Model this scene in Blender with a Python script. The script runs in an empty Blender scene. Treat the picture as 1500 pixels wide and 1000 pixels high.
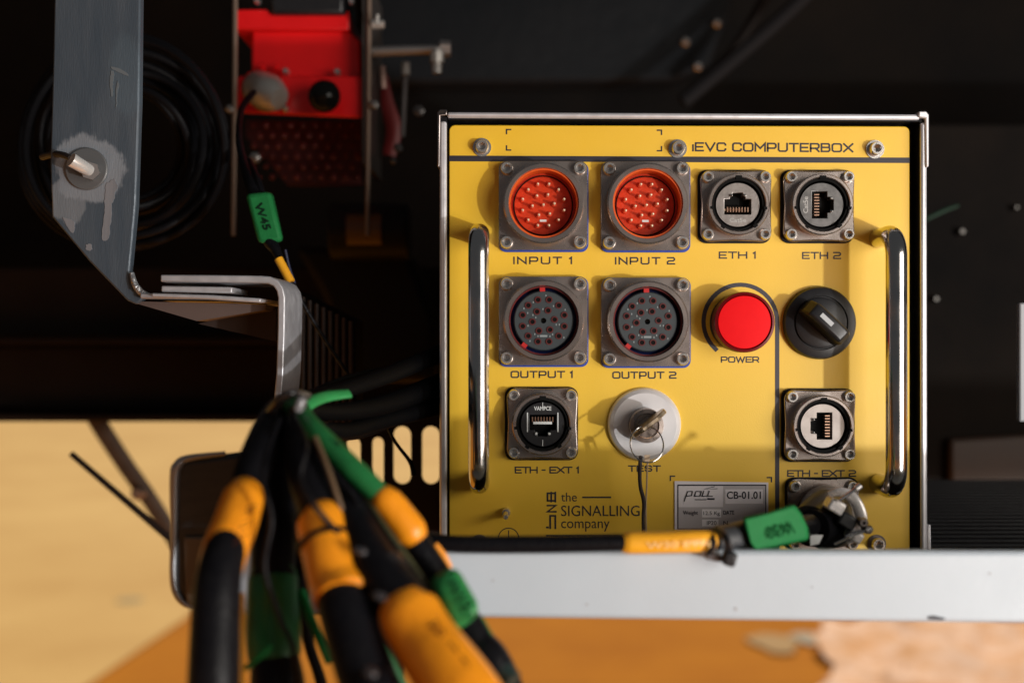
import bpy, bmesh, math, random
from mathutils import Vector, Matrix, noise
C = bpy.context.scene
COL = C.collection
random.seed(7)
PI = math.pi
# ------------------------------------------------------------------ camera, world, lamps, exposure
S = 0.000312          # metres per photograph pixel on the front panel (y = 0)
DC = 0.52             # camera distance from the front panel
cd = bpy.data.cameras.new('camera'); cam = bpy.data.objects.new('camera', cd); COL.objects.link(cam)
cam.location = (0, -DC, 0); cam.rotation_euler = (PI/2, 0, 0)
cd.sensor_width = 36; cd.lens = 36*DC/(1500*S); cd.clip_start = 0.01; cd.clip_end = 60
cd.dof.use_dof = True; cd.dof.focus_distance = DC-0.002; cd.dof.aperture_fstop = 5.2
C.camera = cam
w = bpy.data.worlds.new('World'); C.world = w; w.use_nodes = True
bg = w.node_tree.nodes['Background']; bg.inputs[0].default_value = (0.95, 0.97, 1.0, 1); bg.inputs[1].default_value = 0.06

def lamp(name, kind, loc, target, power, color, sx, sy=None):
    l = bpy.data.lights.new(name, kind); o = bpy.data.objects.new(name, l); COL.objects.link(o)
    o.location = loc; l.energy = power; l.color = color
    o.rotation_euler = (Vector(target)-Vector(loc)).to_track_quat('-Z', 'Y').to_euler()
    if kind == 'AREA':
        if sy: l.shape = 'RECTANGLE'; l.size = sx; l.size_y = sy
        else: l.shape = 'DISK'; l.size = sx
    else: l.angle = sx
    return o
lamp('key_lamp', 'AREA', (0.84, -0.86, -0.25), (0.06, 0, 0), 8.0, (1.0, 0.985, 0.965), 0.034)
lamp('soft_lamp', 'AREA', (0.94, -0.92, -0.06), (0.05, 0, 0), 14.0, (1.0, 0.92, 0.82), 0.8, 0.9)
lamp('sun', 'SUN', (0.5, 3, 3), (0.0, 1.0, 0.0), 4.2, (1.0, 0.90, 0.74), math.radians(0.6))
C.view_settings.view_transform = 'Standard'; C.view_settings.look = 'None'
C.view_settings.exposure = 0; C.view_settings.gamma = 1

# ------------------------------------------------------------------ helpers
def PX(px, py, y=0.0):
    k = S*(y+DC)/DC
    return Vector(((px-750)*k, y, (500-py)*k))
def W(px, y=0.0): return px*S*(y+DC)/DC        # length of px pixels at depth y

MC = {}
def mat(name, col, rough=.5, metal=0, nz=None, bump=None, spec=.5, coat=0, alpha=None, trans=0, rn=None, stretch=None, ior=None):
    if name in MC: return MC[name]
    m = bpy.data.materials.new(name); m.use_nodes = True
    nt = m.node_tree; b = nt.nodes['Principled BSDF']; L = nt.links
    b.inputs['Base Color'].default_value = (*col, 1); b.inputs['Roughness'].default_value = rough
    b.inputs['Metallic'].default_value = metal; b.inputs['Specular IOR Level'].default_value = spec
    if max(col) < .03 and spec == .5: b.inputs['Specular IOR Level'].default_value = .12
    b.inputs['Coat Weight'].default_value = coat; b.inputs['Transmission Weight'].default_value = trans
    tc = nt.nodes.new('ShaderNodeTexCoord'); mp = nt.nodes.new('ShaderNodeMapping')
    L.new(tc.outputs['Object'], mp.inputs[0])
    if stretch: mp.inputs['Scale'].default_value = stretch
    if nz:
        sc, amt, col2 = nz
        n = nt.nodes.new('ShaderNodeTexNoise'); n.inputs['Scale'].default_value = sc; n.inputs['Detail'].default_value = 6
        n.inputs['Roughness'].default_value = .6
        r = nt.nodes.new('ShaderNodeValToRGB'); r.color_ramp.elements[0].position = .38; r.color_ramp.elements[1].position = .68
        r.color_ramp.elements[0].color = (0, 0, 0, 1); r.color_ramp.elements[1].color = (amt, amt, amt, 1)
        mx = nt.nodes.new('ShaderNodeMix'); mx.data_type = 'RGBA'
        mx.inputs[6].default_value = (*col, 1); mx.inputs[7].default_value = (*col2, 1)
        L.new(mp.outputs[0], n.inputs['Vector']); L.new(n.outputs[0], r.inputs[0]); L.new(r.outputs[0], mx.inputs[0]); L.new(mx.outputs[2], b.inputs['Base Color'])
    if rn:
        sc, lo, hi = rn
        n = nt.nodes.new('ShaderNodeTexNoise'); n.inputs['Scale'].default_value = sc; n.inputs['Detail'].default_value = 5
        mr = nt.nodes.new('ShaderNodeMapRange'); mr.inputs[1].default_value = .3; mr.inputs[2].default_value = .7
        mr.inputs[3].default_value = lo; mr.inputs[4].default_value = hi
        L.new(mp.outputs[0], n.inputs['Vector']); L.new(n.outputs[0], mr.inputs[0]); L.new(mr.outputs[0], b.inputs['Roughness'])
    if bump:
        sc, st, dist = bump
        n = nt.nodes.new('ShaderNodeTexNoise'); n.inputs['Scale'].default_value = sc; n.inputs['Detail'].default_value = 3
        bp = nt.nodes.new('ShaderNodeBump'); bp.inputs['Strength'].default_value = st; bp.inputs['Distance'].default_value = dist
        L.new(mp.outputs[0], n.inputs['Vector']); L.new(n.outputs[0], bp.inputs['Height']); L.new(bp.outputs[0], b.inputs['Normal'])
    MC[name] = m; return m

YEL = mat('yellow_powder_coat', (.79, .485, .018), .45, 0, (35, .35, (.75, .45, .014)), (1800, .12, .0004), rn=(60, .44, .52), spec=.7)
yb = YEL.node_tree.nodes['Principled BSDF']; yb.inputs['Coat Weight'].default_value = .2; yb.inputs['Coat Roughness'].default_value = .5
INK = mat('printed_ink', (.022, .02, .03), .5)
NICK = mat('nickel_plate', (.50, .44, .41), .26, .92, (28, .5, (.36, .29, .26)), (900, .02, .0001), rn=(60, .22, .32))
NICKD = mat('dark_nickel', (.20, .175, .165), .3, 1, (200, .5, (.12, .10, .10)), rn=(250, .25, .45))
CHR = mat('polished_steel', (.62, .61, .60), .13, 1, (70, .4, (.52, .5, .49)), rn=(90, .09, .22))
DISC = mat('chromed_disc', (.74, .72, .73), .36, .35, (120, .3, (.58, .57, .58)), rn=(120, .3, .42))
STEELS = mat('screw_steel', (.70, .68, .66), .2, .85, (150, .4, (.48, .45, .43)), rn=(200, .16, .3))
RIM = mat('casing_edge_aluminium', (.74, .74, .78), .34, .5, (90, .4, (.62, .62, .66)), rn=(200, .3, .5))
BLK = mat('black_satin_paint', (.010, .010, .012), .22, 0, (90, .5, (.018, .017, .018)))
FRINGE = mat('blue_fringe', (.012, .05, .34), .5)  # blue colour fringe along the big flanges, added as an offset sheet
GBLK = mat('black_gasket', (.008, .008, .012), .55)
REDI = mat('red_silicone_insert', (.56, .040, .008), .32, 0, (260, .6, (.36, .022, .005)), (900, .25, .0006))
SLATE = mat('slate_insert', (.028, .037, .042), .5, 0, (600, .5, (.035, .043, .05)))
GOLD = mat('gold_contact', (.95, .80, .58), .35, .6)
REDC = mat('red_contact_sleeve', (.085, .010, .010), .4)
HOLE = mat('deep_black', (.003, .003, .003), .7)
PALE = mat('pale_print', (.62, .64, .64), .5)
SILV = mat('die_cast_insert', (.34, .31, .295), .38, .8, (300, .7, (.22, .20, .19)), (1200, .15, .0003))
BPL = mat('black_plastic', (.014, .014, .016), .36, 0, (300, .5, (.022, .022, .024)), (2500, .15, .0002), spec=.4)
REDB = mat('red_button_lens', (.80, .006, .010), .6, 0, (200, .4, (.74, .004, .008)), spec=.12)
REDT = mat('red_button_collar', (.50, .012, .008), .2, 0, coat=.5)
WHT = mat('white_mark', (.85, .85, .85), .4)
PLATE = mat('nameplate_silver', (.78, .74, .78), .42, .1, (60, .4, (.68, .65, .68)))
PLATEL = mat('nameplate_light_cell', (.90, .87, .90), .5)
PLATED = mat('nameplate_grey_cell', (.50, .47, .49), .5, .1)
WPAINT = mat('white_beam_paint', (.49, .55, .61), .5, 0, (9, .5, (.45, .51, .565)), (500, .10, .0006), rn=(40, .35, .55))
CHIP = mat('paint_chip', (.06, .06, .07), .7)
RUB = mat('black_cable_rubber', (.0045, .0045, .006), .40, 0, (250, .6, (.009, .0085, .0095)), (700, .4, .0008))
ORG = mat('orange_heat_shrink', (.86, .30, .010), .34, 0, (40, .25, (.72, .22, .007)), (150, .3, .0015))
YSL = mat('amber_sleeve', (.86, .40, .02), .4, 0, (90, .4, (.78, .33, .015)), (240, .2, .001))
GRN = mat('green_marker_sleeve', (.017, .165, .048), .5, 0, (70, .6, (.012, .13, .036)), (260, .3, .0012), spec=.06)
GRD = mat('dark_green_sleeve', (.010, .13, .035), .45, 0, (80, .6, (.006, .07, .018)), (240, .3, .001))
ZINC = mat('blue_grey_zinc_paint', (.062, .084, .110), .36, .25, (26, .7, (.092, .112, .135)), (500, .2, .0008), rn=(60, .3, .6), stretch=(3, 3, .5))
SMEAR = mat('silver_brushed_paint', (.265, .27, .295), .42, .3, (160, .55, (.15, .16, .18)), stretch=(3, 1, .12))
SMEAR2 = mat('thin_silver_wash', (.125, .145, .17), .42, .25, (160, .5, (.09, .108, .13)), stretch=(3, 1, .12))
ALU = mat('light_aluminium', (.50, .50, .53), .45, .5, (80, .6, (.38, .38, .41)), rn=(200, .35, .6))
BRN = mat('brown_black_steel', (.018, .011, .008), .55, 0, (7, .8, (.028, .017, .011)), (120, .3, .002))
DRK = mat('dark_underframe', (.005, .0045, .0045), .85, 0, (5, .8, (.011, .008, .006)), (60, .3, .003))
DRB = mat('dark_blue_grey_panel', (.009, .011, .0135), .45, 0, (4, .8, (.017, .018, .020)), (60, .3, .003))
REDU = mat('red_lacquer', (.80, .008, .010), .33, 0, (40, .5, (.66, .006, .008)))
REDM = mat('dark_red_mesh', (.085, .004, .004), .4, .2)
GREYK = mat('grey_metal_knob', (.42, .41, .39), .3, .55, rn=(200, .25, .5))
ROD = mat('dull_bronze_rod', (.30, .22, .17), .4, .7)
OCH = mat('pale_ochre_slab', (.61, .39, .135), .8, 0, (.8, .9, (.50, .29, .085)), (30, .3, .01))
ORF = mat('orange_floor', (.42, .155, .014), .9, 0, (3, .9, (.36, .125, .012)), (40, .3, .01), spec=.1)
PINK = mat('pale_pink_stone', (.72, .46, .34), .8, 0, (12, .9, (.55, .27, .11)), (60, .4, .01))
DSTEEL = mat('dark_brushed_steel', (.035, .037, .038), .34, .4, (60, .6, (.07, .065, .06)), stretch=(1, 1, 4))
GREYP = mat('grey_plastic_label', (.30, .31, .33), .5)
STRG = mat('dark_woven_string', (.03, .02, .02), .7)
STRL = mat('pale_woven_string', (.42, .30, .20), .7)
LINES = mat('print_grey_line', (.05, .05, .055), .5)

def bmnew(): return bmesh.new()
def finish(bm, smooth=None):
    bmesh.ops.recalc_face_normals(bm, faces=bm.faces)
    return bm
def mesh_of(bm, name, m, smooth=True, ang=35):
    if isinstance(bm, bpy.types.Mesh): return bm
    me = bpy.data.meshes.new(name); bm.to_mesh(me); bm.free()
    if m: me.materials.append(m)
    if smooth:
        me.polygons.foreach_set('use_smooth', [True]*len(me.polygons))
        try: me.set_sharp_from_angle(angle=math.radians(ang))
        except Exception: pass
    return me
WL = {}
def wl(o): return WL.get(o.name, Vector((0, 0, 0)))
def obj(name, bm, m=None, parent=None, loc=None, bevel=None, ang=35, label=None, kind=None):
    """loc None: the mesh is in world coordinates and gets recentred; else mesh is local and stands at world loc"""
    if loc is None:
        vs = [v.co for v in bm.verts]
        c = Vector([(min(v[i] for v in vs)+max(v[i] for v in vs))/2 for i in range(3)])
        bmesh.ops.translate(bm, verts=bm.verts, vec=-c); loc = c
    me = mesh_of(bm, name, m, True, ang)
    o = bpy.data.objects.new(name, me); COL.objects.link(o)
    if parent: o.parent = parent; o.location = Vector(loc)-wl(parent)
    else: o.location = loc
    WL[o.name] = Vector(loc)
    if bevel:
        md = o.modifiers.new('bevel', 'BEVEL'); md.width = bevel; md.segments = 2; md.limit_method = 'ANGLE'; md.angle_limit = math.radians(40)
    if label: o['label'] = label
    if kind: o['kind'] = kind
    return o
def tag(o, label, cat=None, group=None, kind=None):
    if label: o['label'] = label
    if cat: o['category'] = cat
    if group: o['group'] = group
    if kind: o['kind'] = kind
    return o
def thing(name, loc, label, cat, group=None):
    o = bpy.data.objects.new(name, None); COL.objects.link(o); o.location = loc; o.empty_display_size = .01
    WL[o.name] = Vector(loc)
    return tag(o, label, cat, group)
def copyo(src, parent, loc):
    o = src.copy(); COL.objects.link(o); o.parent = parent; o.location = Vector(loc)-(wl(parent) if parent else Vector())
    WL[o.name] = Vector(loc); return o

def hexa(a, b, bm=None):
    bm = bm or bmnew()
    va = [bm.verts.new(p) for p in a]; vb = [bm.verts.new(p) for p in b]
    n = len(va)
    bm.faces.new(va); bm.faces.new(vb[::-1])
    for i in range(n): bm.faces.new((va[i], vb[i], vb[(i+1) % n], va[(i+1) % n]))
    return finish(bm)
def prism_px(pts, y0, y1, bm=None):
    """polygon given in photo pixels at depth y0, straight extruded to y1"""
    a = [PX(x, y, y0) for x, y in pts]; b = [Vector((p.x, y1, p.z)) for p in a]
    return hexa(a, b, bm)
def boxw(c, s, bm=None, rot=None):
    bm = bm or bmnew()
    M = Matrix.Translation(c) @ (rot.to_4x4() if rot else Matrix.Identity(4)) @ Matrix.Diagonal((*s, 1))
    bmesh.ops.create_cube(bm, size=1, matrix=M)
    return bm
def lathe(prof, n=40, bm=None, c=(0, 0, 0), cap0=True, cap1=True):
    """profile of (radius, height towards the camera)"""
    bm = bm or bmnew(); rings = []
    for r, h in prof:
        if r < 1e-6: rings.append([bm.verts.new((c[0], c[1]-h, c[2]))]); continue
        rings.append([bm.verts.new((c[0]+r*math.cos(2*PI*i/n), c[1]-h, c[2]+r*math.sin(2*PI*i/n))) for i in range(n)])
    for a, b in zip(rings, rings[1:]):
        if len(a) == 1 and len(b) == 1: continue
        for i in range(n):
            j = (i+1) % n
            if len(a) == 1: bm.faces.new((a[0], b[i], b[j]))
            elif len(b) == 1: bm.faces.new((a[i], b[0], a[j]))
            else: bm.faces.new((a[i], b[i], b[j], a[j]))
    if cap0 and len(rings[0]) > 1: bm.faces.new(rings[0])
    if cap1 and len(rings[-1]) > 1: bm.faces.new(rings[-1])
    return finish(bm)
def catmull(P, n):
    out = []
    for i in range(len(P)-1):
        p0 = P[max(i-1, 0)]; p1 = P[i]; p2 = P[i+1]; p3 = P[min(i+2, len(P)-1)]
        for k in range(n):
            t = k/n
            out.append([.5*((2*b)+(-a+c)*t+(2*a-5*b+4*c-d)*t*t+(-a+3*b-3*c+d)*t**3) for a, b, c, d in zip(p0, p1, p2, p3)])
    out.append(list(P[-1])); return out
def tube(pts, n=14, bm=None, caps=True, flat=1.0, wob=0, hollow=0):
    """pts: (x,y,z,r)"""
    bm = bm or bmnew(); P = [Vector(p[:3]) for p in pts]; R = [p[3] for p in pts]
    t0 = (P[1]-P[0]).normalized(); nrm = t0.orthogonal().normalized()
    if flat != 1.0:
        nrm = (Vector((0, 1, 0))-t0*t0.y).normalized()
    rings = []; t = t0
    for i, p in enumerate(P):
        tt = (P[min(i+1, len(P)-1)]-P[max(i-1, 0)]).normalized()
        q = t.rotation_difference(tt); nrm = (q @ nrm); nrm = (nrm-tt*nrm.dot(tt)).normalized(); t = tt
        bn = tt.cross(nrm); ring = []
        for k in range(n):
            a = 2*PI*k/n; r = R[i]
            if wob: r *= 1+wob*noise.noise(Vector((p.x*90+k*.01, p.z*90, math.cos(a)*.8+math.sin(a)*.5)))
            ring.append(bm.verts.new(p+nrm*(math.cos(a)*r*flat)+bn*(math.sin(a)*r)))
        rings.append(ring)
    for a, b in zip(rings, rings[1:]):
        for k in range(n): bm.faces.new((a[k], a[(k+1) % n], b[(k+1) % n], b[k]))
    if caps: bm.faces.new(rings[0]); bm.faces.new(rings[-1])
    return finish(bm)
def pxt(pts, sub=8):
    """(px,py,depth,width px) -> smooth world tube points with radius"""
    P = catmull([list(map(float, p)) for p in pts], sub); out = []
    for x, y, d, w_ in P:
        v = PX(x, y, d); out.append((v.x, v.y, v.z, W(w_/2, d)))
    return out
def rrect(w_, h_, r, n=6, concave=0):
    pts = []
    for cx, cy, a0 in ((w_/2-r, h_/2-r, 0), (-w_/2+r, h_/2-r, 90), (-w_/2+r, -h_/2+r, 180), (w_/2-r, -h_/2+r, 270)):
        for k in range(n+1):
            a = math.radians(a0+90*k/n); pts.append((cx+r*math.cos(a), cy+r*math.sin(a)))
        if concave:
            nxt = {0: (0, h_/2-concave), 90: (-w_/2+concave, 0), 180: (0, -h_/2+concave), 270: (w_/2-concave, 0)}[a0]
            pts.append(nxt)
    return pts
def circ(r, n=40, c=(0, 0)): return [(c[0]+r*math.cos(2*PI*i/n), c[1]+r*math.sin(2*PI*i/n)) for i in range(n)]
def plate(outer, holes, h0, h1, c=(0, 0, 0), bm=None):
    """flat plate in xz with real holes; h = height towards camera"""
    bm = bm or bmnew(); ed = []
    for loop in [outer]+list(holes):
        vs = [bm.verts.new((c[0]+x, c[1]-h1, c[2]+z)) for x, z in loop]
        for i in range(len(vs)): ed.append(bm.edges.new((vs[i], vs[(i+1) % len(vs)])))
    r = bmesh.ops.triangle_fill(bm, use_beauty=True, use_dissolve=False, edges=ed)
    fs = [g for g in r['geom'] if isinstance(g, bmesh.types.BMFace)]
    e = bmesh.ops.extrude_face_region(bm, geom=fs)
    bmesh.ops.translate(bm, verts=[g for g in e['geom'] if isinstance(g, bmesh.types.BMVert)], vec=(0, h1-h0, 0))
    return finish(bm)

# ---- stroke lettering (square, wide, engineering style)
K = .16
G = {
 'I': (0, [[(0, 0), (0, 1)]]), 'i': (0, [[(0, 0), (0, .72)]]),
 'N': (1.15, [[(0, 0), (0, 1), (1, 0), (1, 1)]]),
 'P': (1.1, [[(0, 0), (0, 1), (1-K, 1), (1, 1-K), (1, .38+K), (1-K, .38), (0, .38)]]),
 'U': (1.15, [[(0, 1), (0, K), (K, 0), (1-K, 0), (1, K), (1, 1)]]),
 'T': (1.1, [[(0, 1), (1, 1)], [(.5, 1), (.5, 0)]]),
 'O': (1.2, [[(.5, 1), (1-K, 1), (1, 1-K), (1, K), (1-K, 0), (K, 0), (0, K), (0, 1-K), (K, 1), (.5, 1)]]),
 'E': (1.0, [[(1, 1), (0, 1), (0, 0), (1, 0)], [(0, .5), (.9, .5)]]),
 'H': (1.15, [[(0, 0), (0, 1)], [(1, 0), (1, 1)], [(0, .5), (1, .5)]]),
 '1': (.22, [[(0, .82), (1, 1), (1, 0)]]),
 '2': (1.05, [[(0, 1), (1-K, 1), (1, 1-K), (1, .5+K), (1-K, .5), (K, .46), (0, .46-K), (0, 0), (1, 0)]]),
 'X': (1.15, [[(0, 0), (1, 1)], [(0, 1), (1, 0)]]), 'V': (1.2, [[(0, 1), (.5, 0), (1, 1)]]),
 'C': (1.1, [[(1, .78), (1, 1-K), (1-K, 1), (K, 1), (0, 1-K), (0, K), (K, 0), (1-K, 0), (1, K), (1, .22)]]),
 'M': (1.3, [[(0, 0), (0, 1), (.5, .35), (1, 1), (1, 0)]]),
 'R': (1.1, [[(0, 0), (0, 1), (1-K, 1), (1, 1-K), (1, .4+K), (1-K, .4), (0, .4)], [(.6, .4), (1, 0)]]),
 'B': (1.1, [[(0, 0), (0, 1), (.85, 1), (.95, .88), (.95, .62), (.85, .53), (1-K*.7, .5), (1, .4), (1, K), (1-K, 0), (0, 0)], [(0, .53), (.85, .53)]]),
 'W': (1.6, [[(0, 1), (.25, 0), (.5, .9), (.75, 0), (1, 1)]]),
 'S': (1.05, [[(1, .82), (1-K, 1), (K, 1), (0, 1-K), (0, .62), (K, .52), (1-K, .48), (1, .38), (1, K), (1-K, 0), (K, 0), (0, .18)]]),
 '-': (.45, [[(0, .5), (1, .5)]]), ' ': (.55, []),
}
def ribbon(bm, pts, wd, h):
    P = [Vector((p[0], p[1])) for p in pts]; n = len(P); L = []; R_ = []
    closed = (P[0]-P[-1]).length < 1e-9 and n > 2
    for i in range(n):
        if closed and i in (0, n-1): d0 = (P[0]-P[-2]).normalized(); d1 = (P[1]-P[0]).normalized()
        else:
            d0 = (P[i]-P[i-1]).normalized() if i else (P[1]-P[0]).normalized()
            d1 = (P[i+1]-P[i]).normalized() if i < n-1 else d0
        nn = Vector((-(d0+d1).y, (d0+d1).x))
        if nn.length < 1e-6: nn = Vector((-d0.y, d0.x))
        nn.normalize(); m = 1/max(.4, nn.dot(Vector((-d0.y, d0.x))))
        e = Vector((0, 0))
        if not closed and i == 0: e = -d1*wd/2
        if not closed and i == n-1: e = d0*wd/2
        L.append(P[i]+nn*wd/2*m+e); R_.append(P[i]-nn*wd/2*m+e)
    vl = [bm.verts.new((p.x, -h, p.y)) for p in L]; vr = [bm.verts.new((p.x, -h, p.y)) for p in R_]
    for i in range(n-1): bm.faces.new((vl[i], vr[i], vr[i+1], vl[i+1]))
def strokes(text, x0, x1, yb0, yt0, yb1=None, wd=2.0, gap=.42, depth=0, h=.00012, m=INK, parent=None, slant=0):
    """fit text between photo pixels x0..x1, baseline yb, top yt"""
    yb1 = yb0 if yb1 is None else yb1
    cx = 0; items = []
    for ch in text:
        gw, st = G[ch]; items.append((cx, gw, st)); cx += gw+(gap if ch != ' ' else .1)
    tot = cx-gap; H = yb0-yt0; bm = bmnew(); q = 0
    xa = x0+wd/2; xb = x1-wd/2
    for ox, gw, st in items:
        for s in st:
            pts = []
            for u, v in s:
                g = ox+u*gw if gw > 0 else ox
                fx = g/tot; X = xa+(xb-xa)*fx; Y = yb0+(yb1-yb0)*fx-wd/2-v*(H-wd)
                p = PX(X+slant*v, Y, depth); pts.append((p.x, p.z))
            ribbon(bm, pts, W(wd, depth), h+q*.000012-depth); q = (q+1) % 3
    bm.faces.ensure_lookup_table()
    for f in bm.faces:
        f.normal_update()
        if f.normal.y > 0: f.normal_flip()
    me = bmesh_to(bm, 'lettering', m)
    return place(me, 'lettering', parent, text)
def bmesh_to(bm, name, m):
    me = bpy.data.meshes.new(name); bm.to_mesh(me); bm.free(); me.materials.append(m); return me
def place(me, name, parent, text=None):
    vs = [v.co for v in me.vertices]
    c = Vector([(min(v[i] for v in vs)+max(v[i] for v in vs))/2 for i in range(3)])
    me.transform(Matrix.Translation(-c))
    o = bpy.data.objects.new(name, me); COL.objects.link(o)
    if parent: o.parent = parent; o.location = c-wl(parent)
    else: o.location = c
    WL[o.name] = c
    if text: o['label'] = 'lettering '+text
    return o
def font_mesh(text, bold=0, shear=0):
    cu = bpy.data.curves.new('t', 'FONT'); cu.body = text; cu.size = 1; cu.offset = bold; cu.shear = shear; cu.resolution_u = 3
    o = bpy.data.objects.new('t', cu); COL.objects.link(o)
    dg = bpy.context.evaluated_depsgraph_get(); me = bpy.data.meshes.new_from_object(o.evaluated_get(dg))
    bpy.data.objects.remove(o); bpy.data.curves.remove(cu)
    vs = [v.co for v in me.vertices]
    a = [min(v[i] for v in vs) for i in (0, 1)]; b = [max(v[i] for v in vs) for i in (0, 1)]
    me.transform(Matrix.Diagonal((1/(b[0]-a[0]), 1/(b[1]-a[1]), 1, 1)) @ Matrix.Translation((-a[0], -a[1], 0)))
    return me     # unit box 0..1
def ftext(text, frame, m=INK, parent=None, bold=0, shear=0, name='lettering', label=True):
    """frame: (origin, right vector, up vector) of the text box in world"""
    me = font_mesh(text, bold, shear); o_, r_, u_ = map(Vector, frame); n_ = r_.cross(u_).normalized()
    M = Matrix((r_, u_, n_)).transposed().to_4x4(); M.translation = o_
    me.transform(M); me.materials.clear(); me.materials.append(m)
    return place(me, name, parent, text if label else None)
def ftpx(text, x0, x1, yb, yt, depth=0, h=.00012, **kw):
    a = PX(x0, yb, depth); a.y = depth-h; b = PX(x1, yb, depth); c = PX(x0, yt, depth)
    return ftext(text, (a, (b.x-a.x, 0, 0), (0, 0, c.z-a.z)), **kw)

# ------------------------------------------------------------------ the surroundings (large structure)
floor = obj('ground', boxw((0, 9, -1.025), (44, 28, .05)), ORF); tag(floor, None, kind='structure')
pv = [(-1.36, .9), (-1.164, 3.70), (-1.0, 4.8), (.4, 5.5), (18, 6.5), (18, 22), (-20, 22), (-20, .9)]
slab = obj('pavement', hexa([Vector((x, y, -.992)) for x, y in pv], [Vector((x, y, -1.0005)) for x, y in pv]), OCH)
tag(slab, None, kind='structure')

# dark girder and panels behind
def girder():
    t = thing('dark_girder', (0, .42, -.03), 'dark brown steel girder crossing behind the bracket above the ochre ground', 'girder')
    a = PX(0, 505, .40).z; b = PX(0, 603, .40).z
    obj('web', boxw((-.1, .42, (a+b)/2), (2.6, .02, a-b)), BRN, t, bevel=.003)
    obj('flange', boxw((-.1, .395, a+.003), (2.6, .05, .006)), BRN, t, bevel=.002)
    obj('flange', boxw((-.1, .395, b-.003), (2.6, .05, .006)), BRN, t, bevel=.002)
    obj('rail', boxw((-.1, .44, a+.035), (2.6, .02, .06)), BRN, t, bevel=.003)
    return t
girder()
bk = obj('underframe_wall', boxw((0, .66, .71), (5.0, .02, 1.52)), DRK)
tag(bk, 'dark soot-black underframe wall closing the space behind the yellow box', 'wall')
ceil = obj('light_block_ceiling', boxw((0, .42, .47), (5.0, .46, .02)), DRK)  # out of view, added to block light and reflect dark
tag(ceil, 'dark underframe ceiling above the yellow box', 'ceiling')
def bpanel():
    t = thing('blue_grey_panel', PX(800, 60, .6), 'dark blue-grey sheet panel high up behind the yellow box', 'panel')
    pts = [(545, -60), (1095, -60), (1040, 95), (990, 118), (545, 122)]
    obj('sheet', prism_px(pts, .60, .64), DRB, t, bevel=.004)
    for x, y in ((1050, 35), (1022, 98), (1004, 62)):
        o = lathe([(0, .004), (.0025, .004), (.004, .002), (.004, 0)], 12, c=tuple(PX(x, y, .598))); obj('bolt', o, STEELS, t)
bpanel()
def strut(name, pts, d, label, m=BRN, wid=22):
    o = obj(name, tube(pxt([(x, y, d, wid) for x, y in pts], 4), 8), m); tag(o, label, 'strut'); return o
strut('diagonal_strut', [(1215, -40), (1130, 40), (1000, 150)], .5, 'dark diagonal strut crossing the upper right corner', mat('dark_grey_strut', (.012, .011, .012), .6), 22)
strut('diagonal_strut', [(1140, -40), (1085, 60), (1030, 120)], .55, 'thinner dark strut left of the diagonal one at the upper right', mat('dark_brown_strut', (.012, .009, .008), .6), 16)
for i, (x, y, r_) in enumerate(((1406, 340, 6), (1368, 438, 5), (1485, 305, 4), (1486, 755, 4))):
    o = obj('bolt_head', lathe([(0, .006), (W(r_, .3)*.6, .006), (W(r_, .3), .003), (W(r_, .3), 0)], 12, c=tuple(PX(x, y, .36))), mat('dull_bolt', (.09, .085, .08), .4, .8))
    tag(o, ['dull bolt head on the dark cabinet, upper of the two right of the yellow box', 'dull bolt head on the dark cabinet nearest the right handle', 'small bolt head by the green streak near the right edge of the photo', 'small bolt head low on the dark cabinet near the right edge'][i], 'bolt')
def cabinet():
    t = thing('dark_cabinet', PX(1450, 500, .38), 'black cabinet to the right of the yellow box with a faint brown reflection', 'cabinet')
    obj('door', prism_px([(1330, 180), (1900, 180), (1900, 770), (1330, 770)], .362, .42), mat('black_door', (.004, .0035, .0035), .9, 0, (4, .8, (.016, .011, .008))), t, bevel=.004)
    obj('sill', prism_px([(1330, 772), (1900, 772), (1900, 800), (1330, 800)], .345, .42), DRK, t, bevel=.003)
    obj('painted_reflection', prism_px([(1392, 642), (1620, 630), (1620, 738), (1392, 742)], .352, .361), mat('reflection_brown', (.040, .018, .009), .6, 0, (30, .9, (.03, .016, .01))), t, bevel=.003)  # brown reflection on the door, painted as a raised sheet
cabinet()
o = obj('grey_label', prism_px([(1493, 443), (1600, 443), (1600, 618), (1493, 618)], .02, .024), GREYP, bevel=.001)
tag(o, 'grey plastic edge of a box entering at the right edge of the photo', 'box edge')
o = obj('green_wire', tube(pxt([(1355, 322, .3, 5), (1380, 310, .3, 6), (1404, 301, .3, 4)], 5), 8), mat('dull_green_wire', (.004, .03, .014), .5)); tag(o, 'short dull green wire against the dark cabinet right of the yellow box', 'wire')

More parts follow.
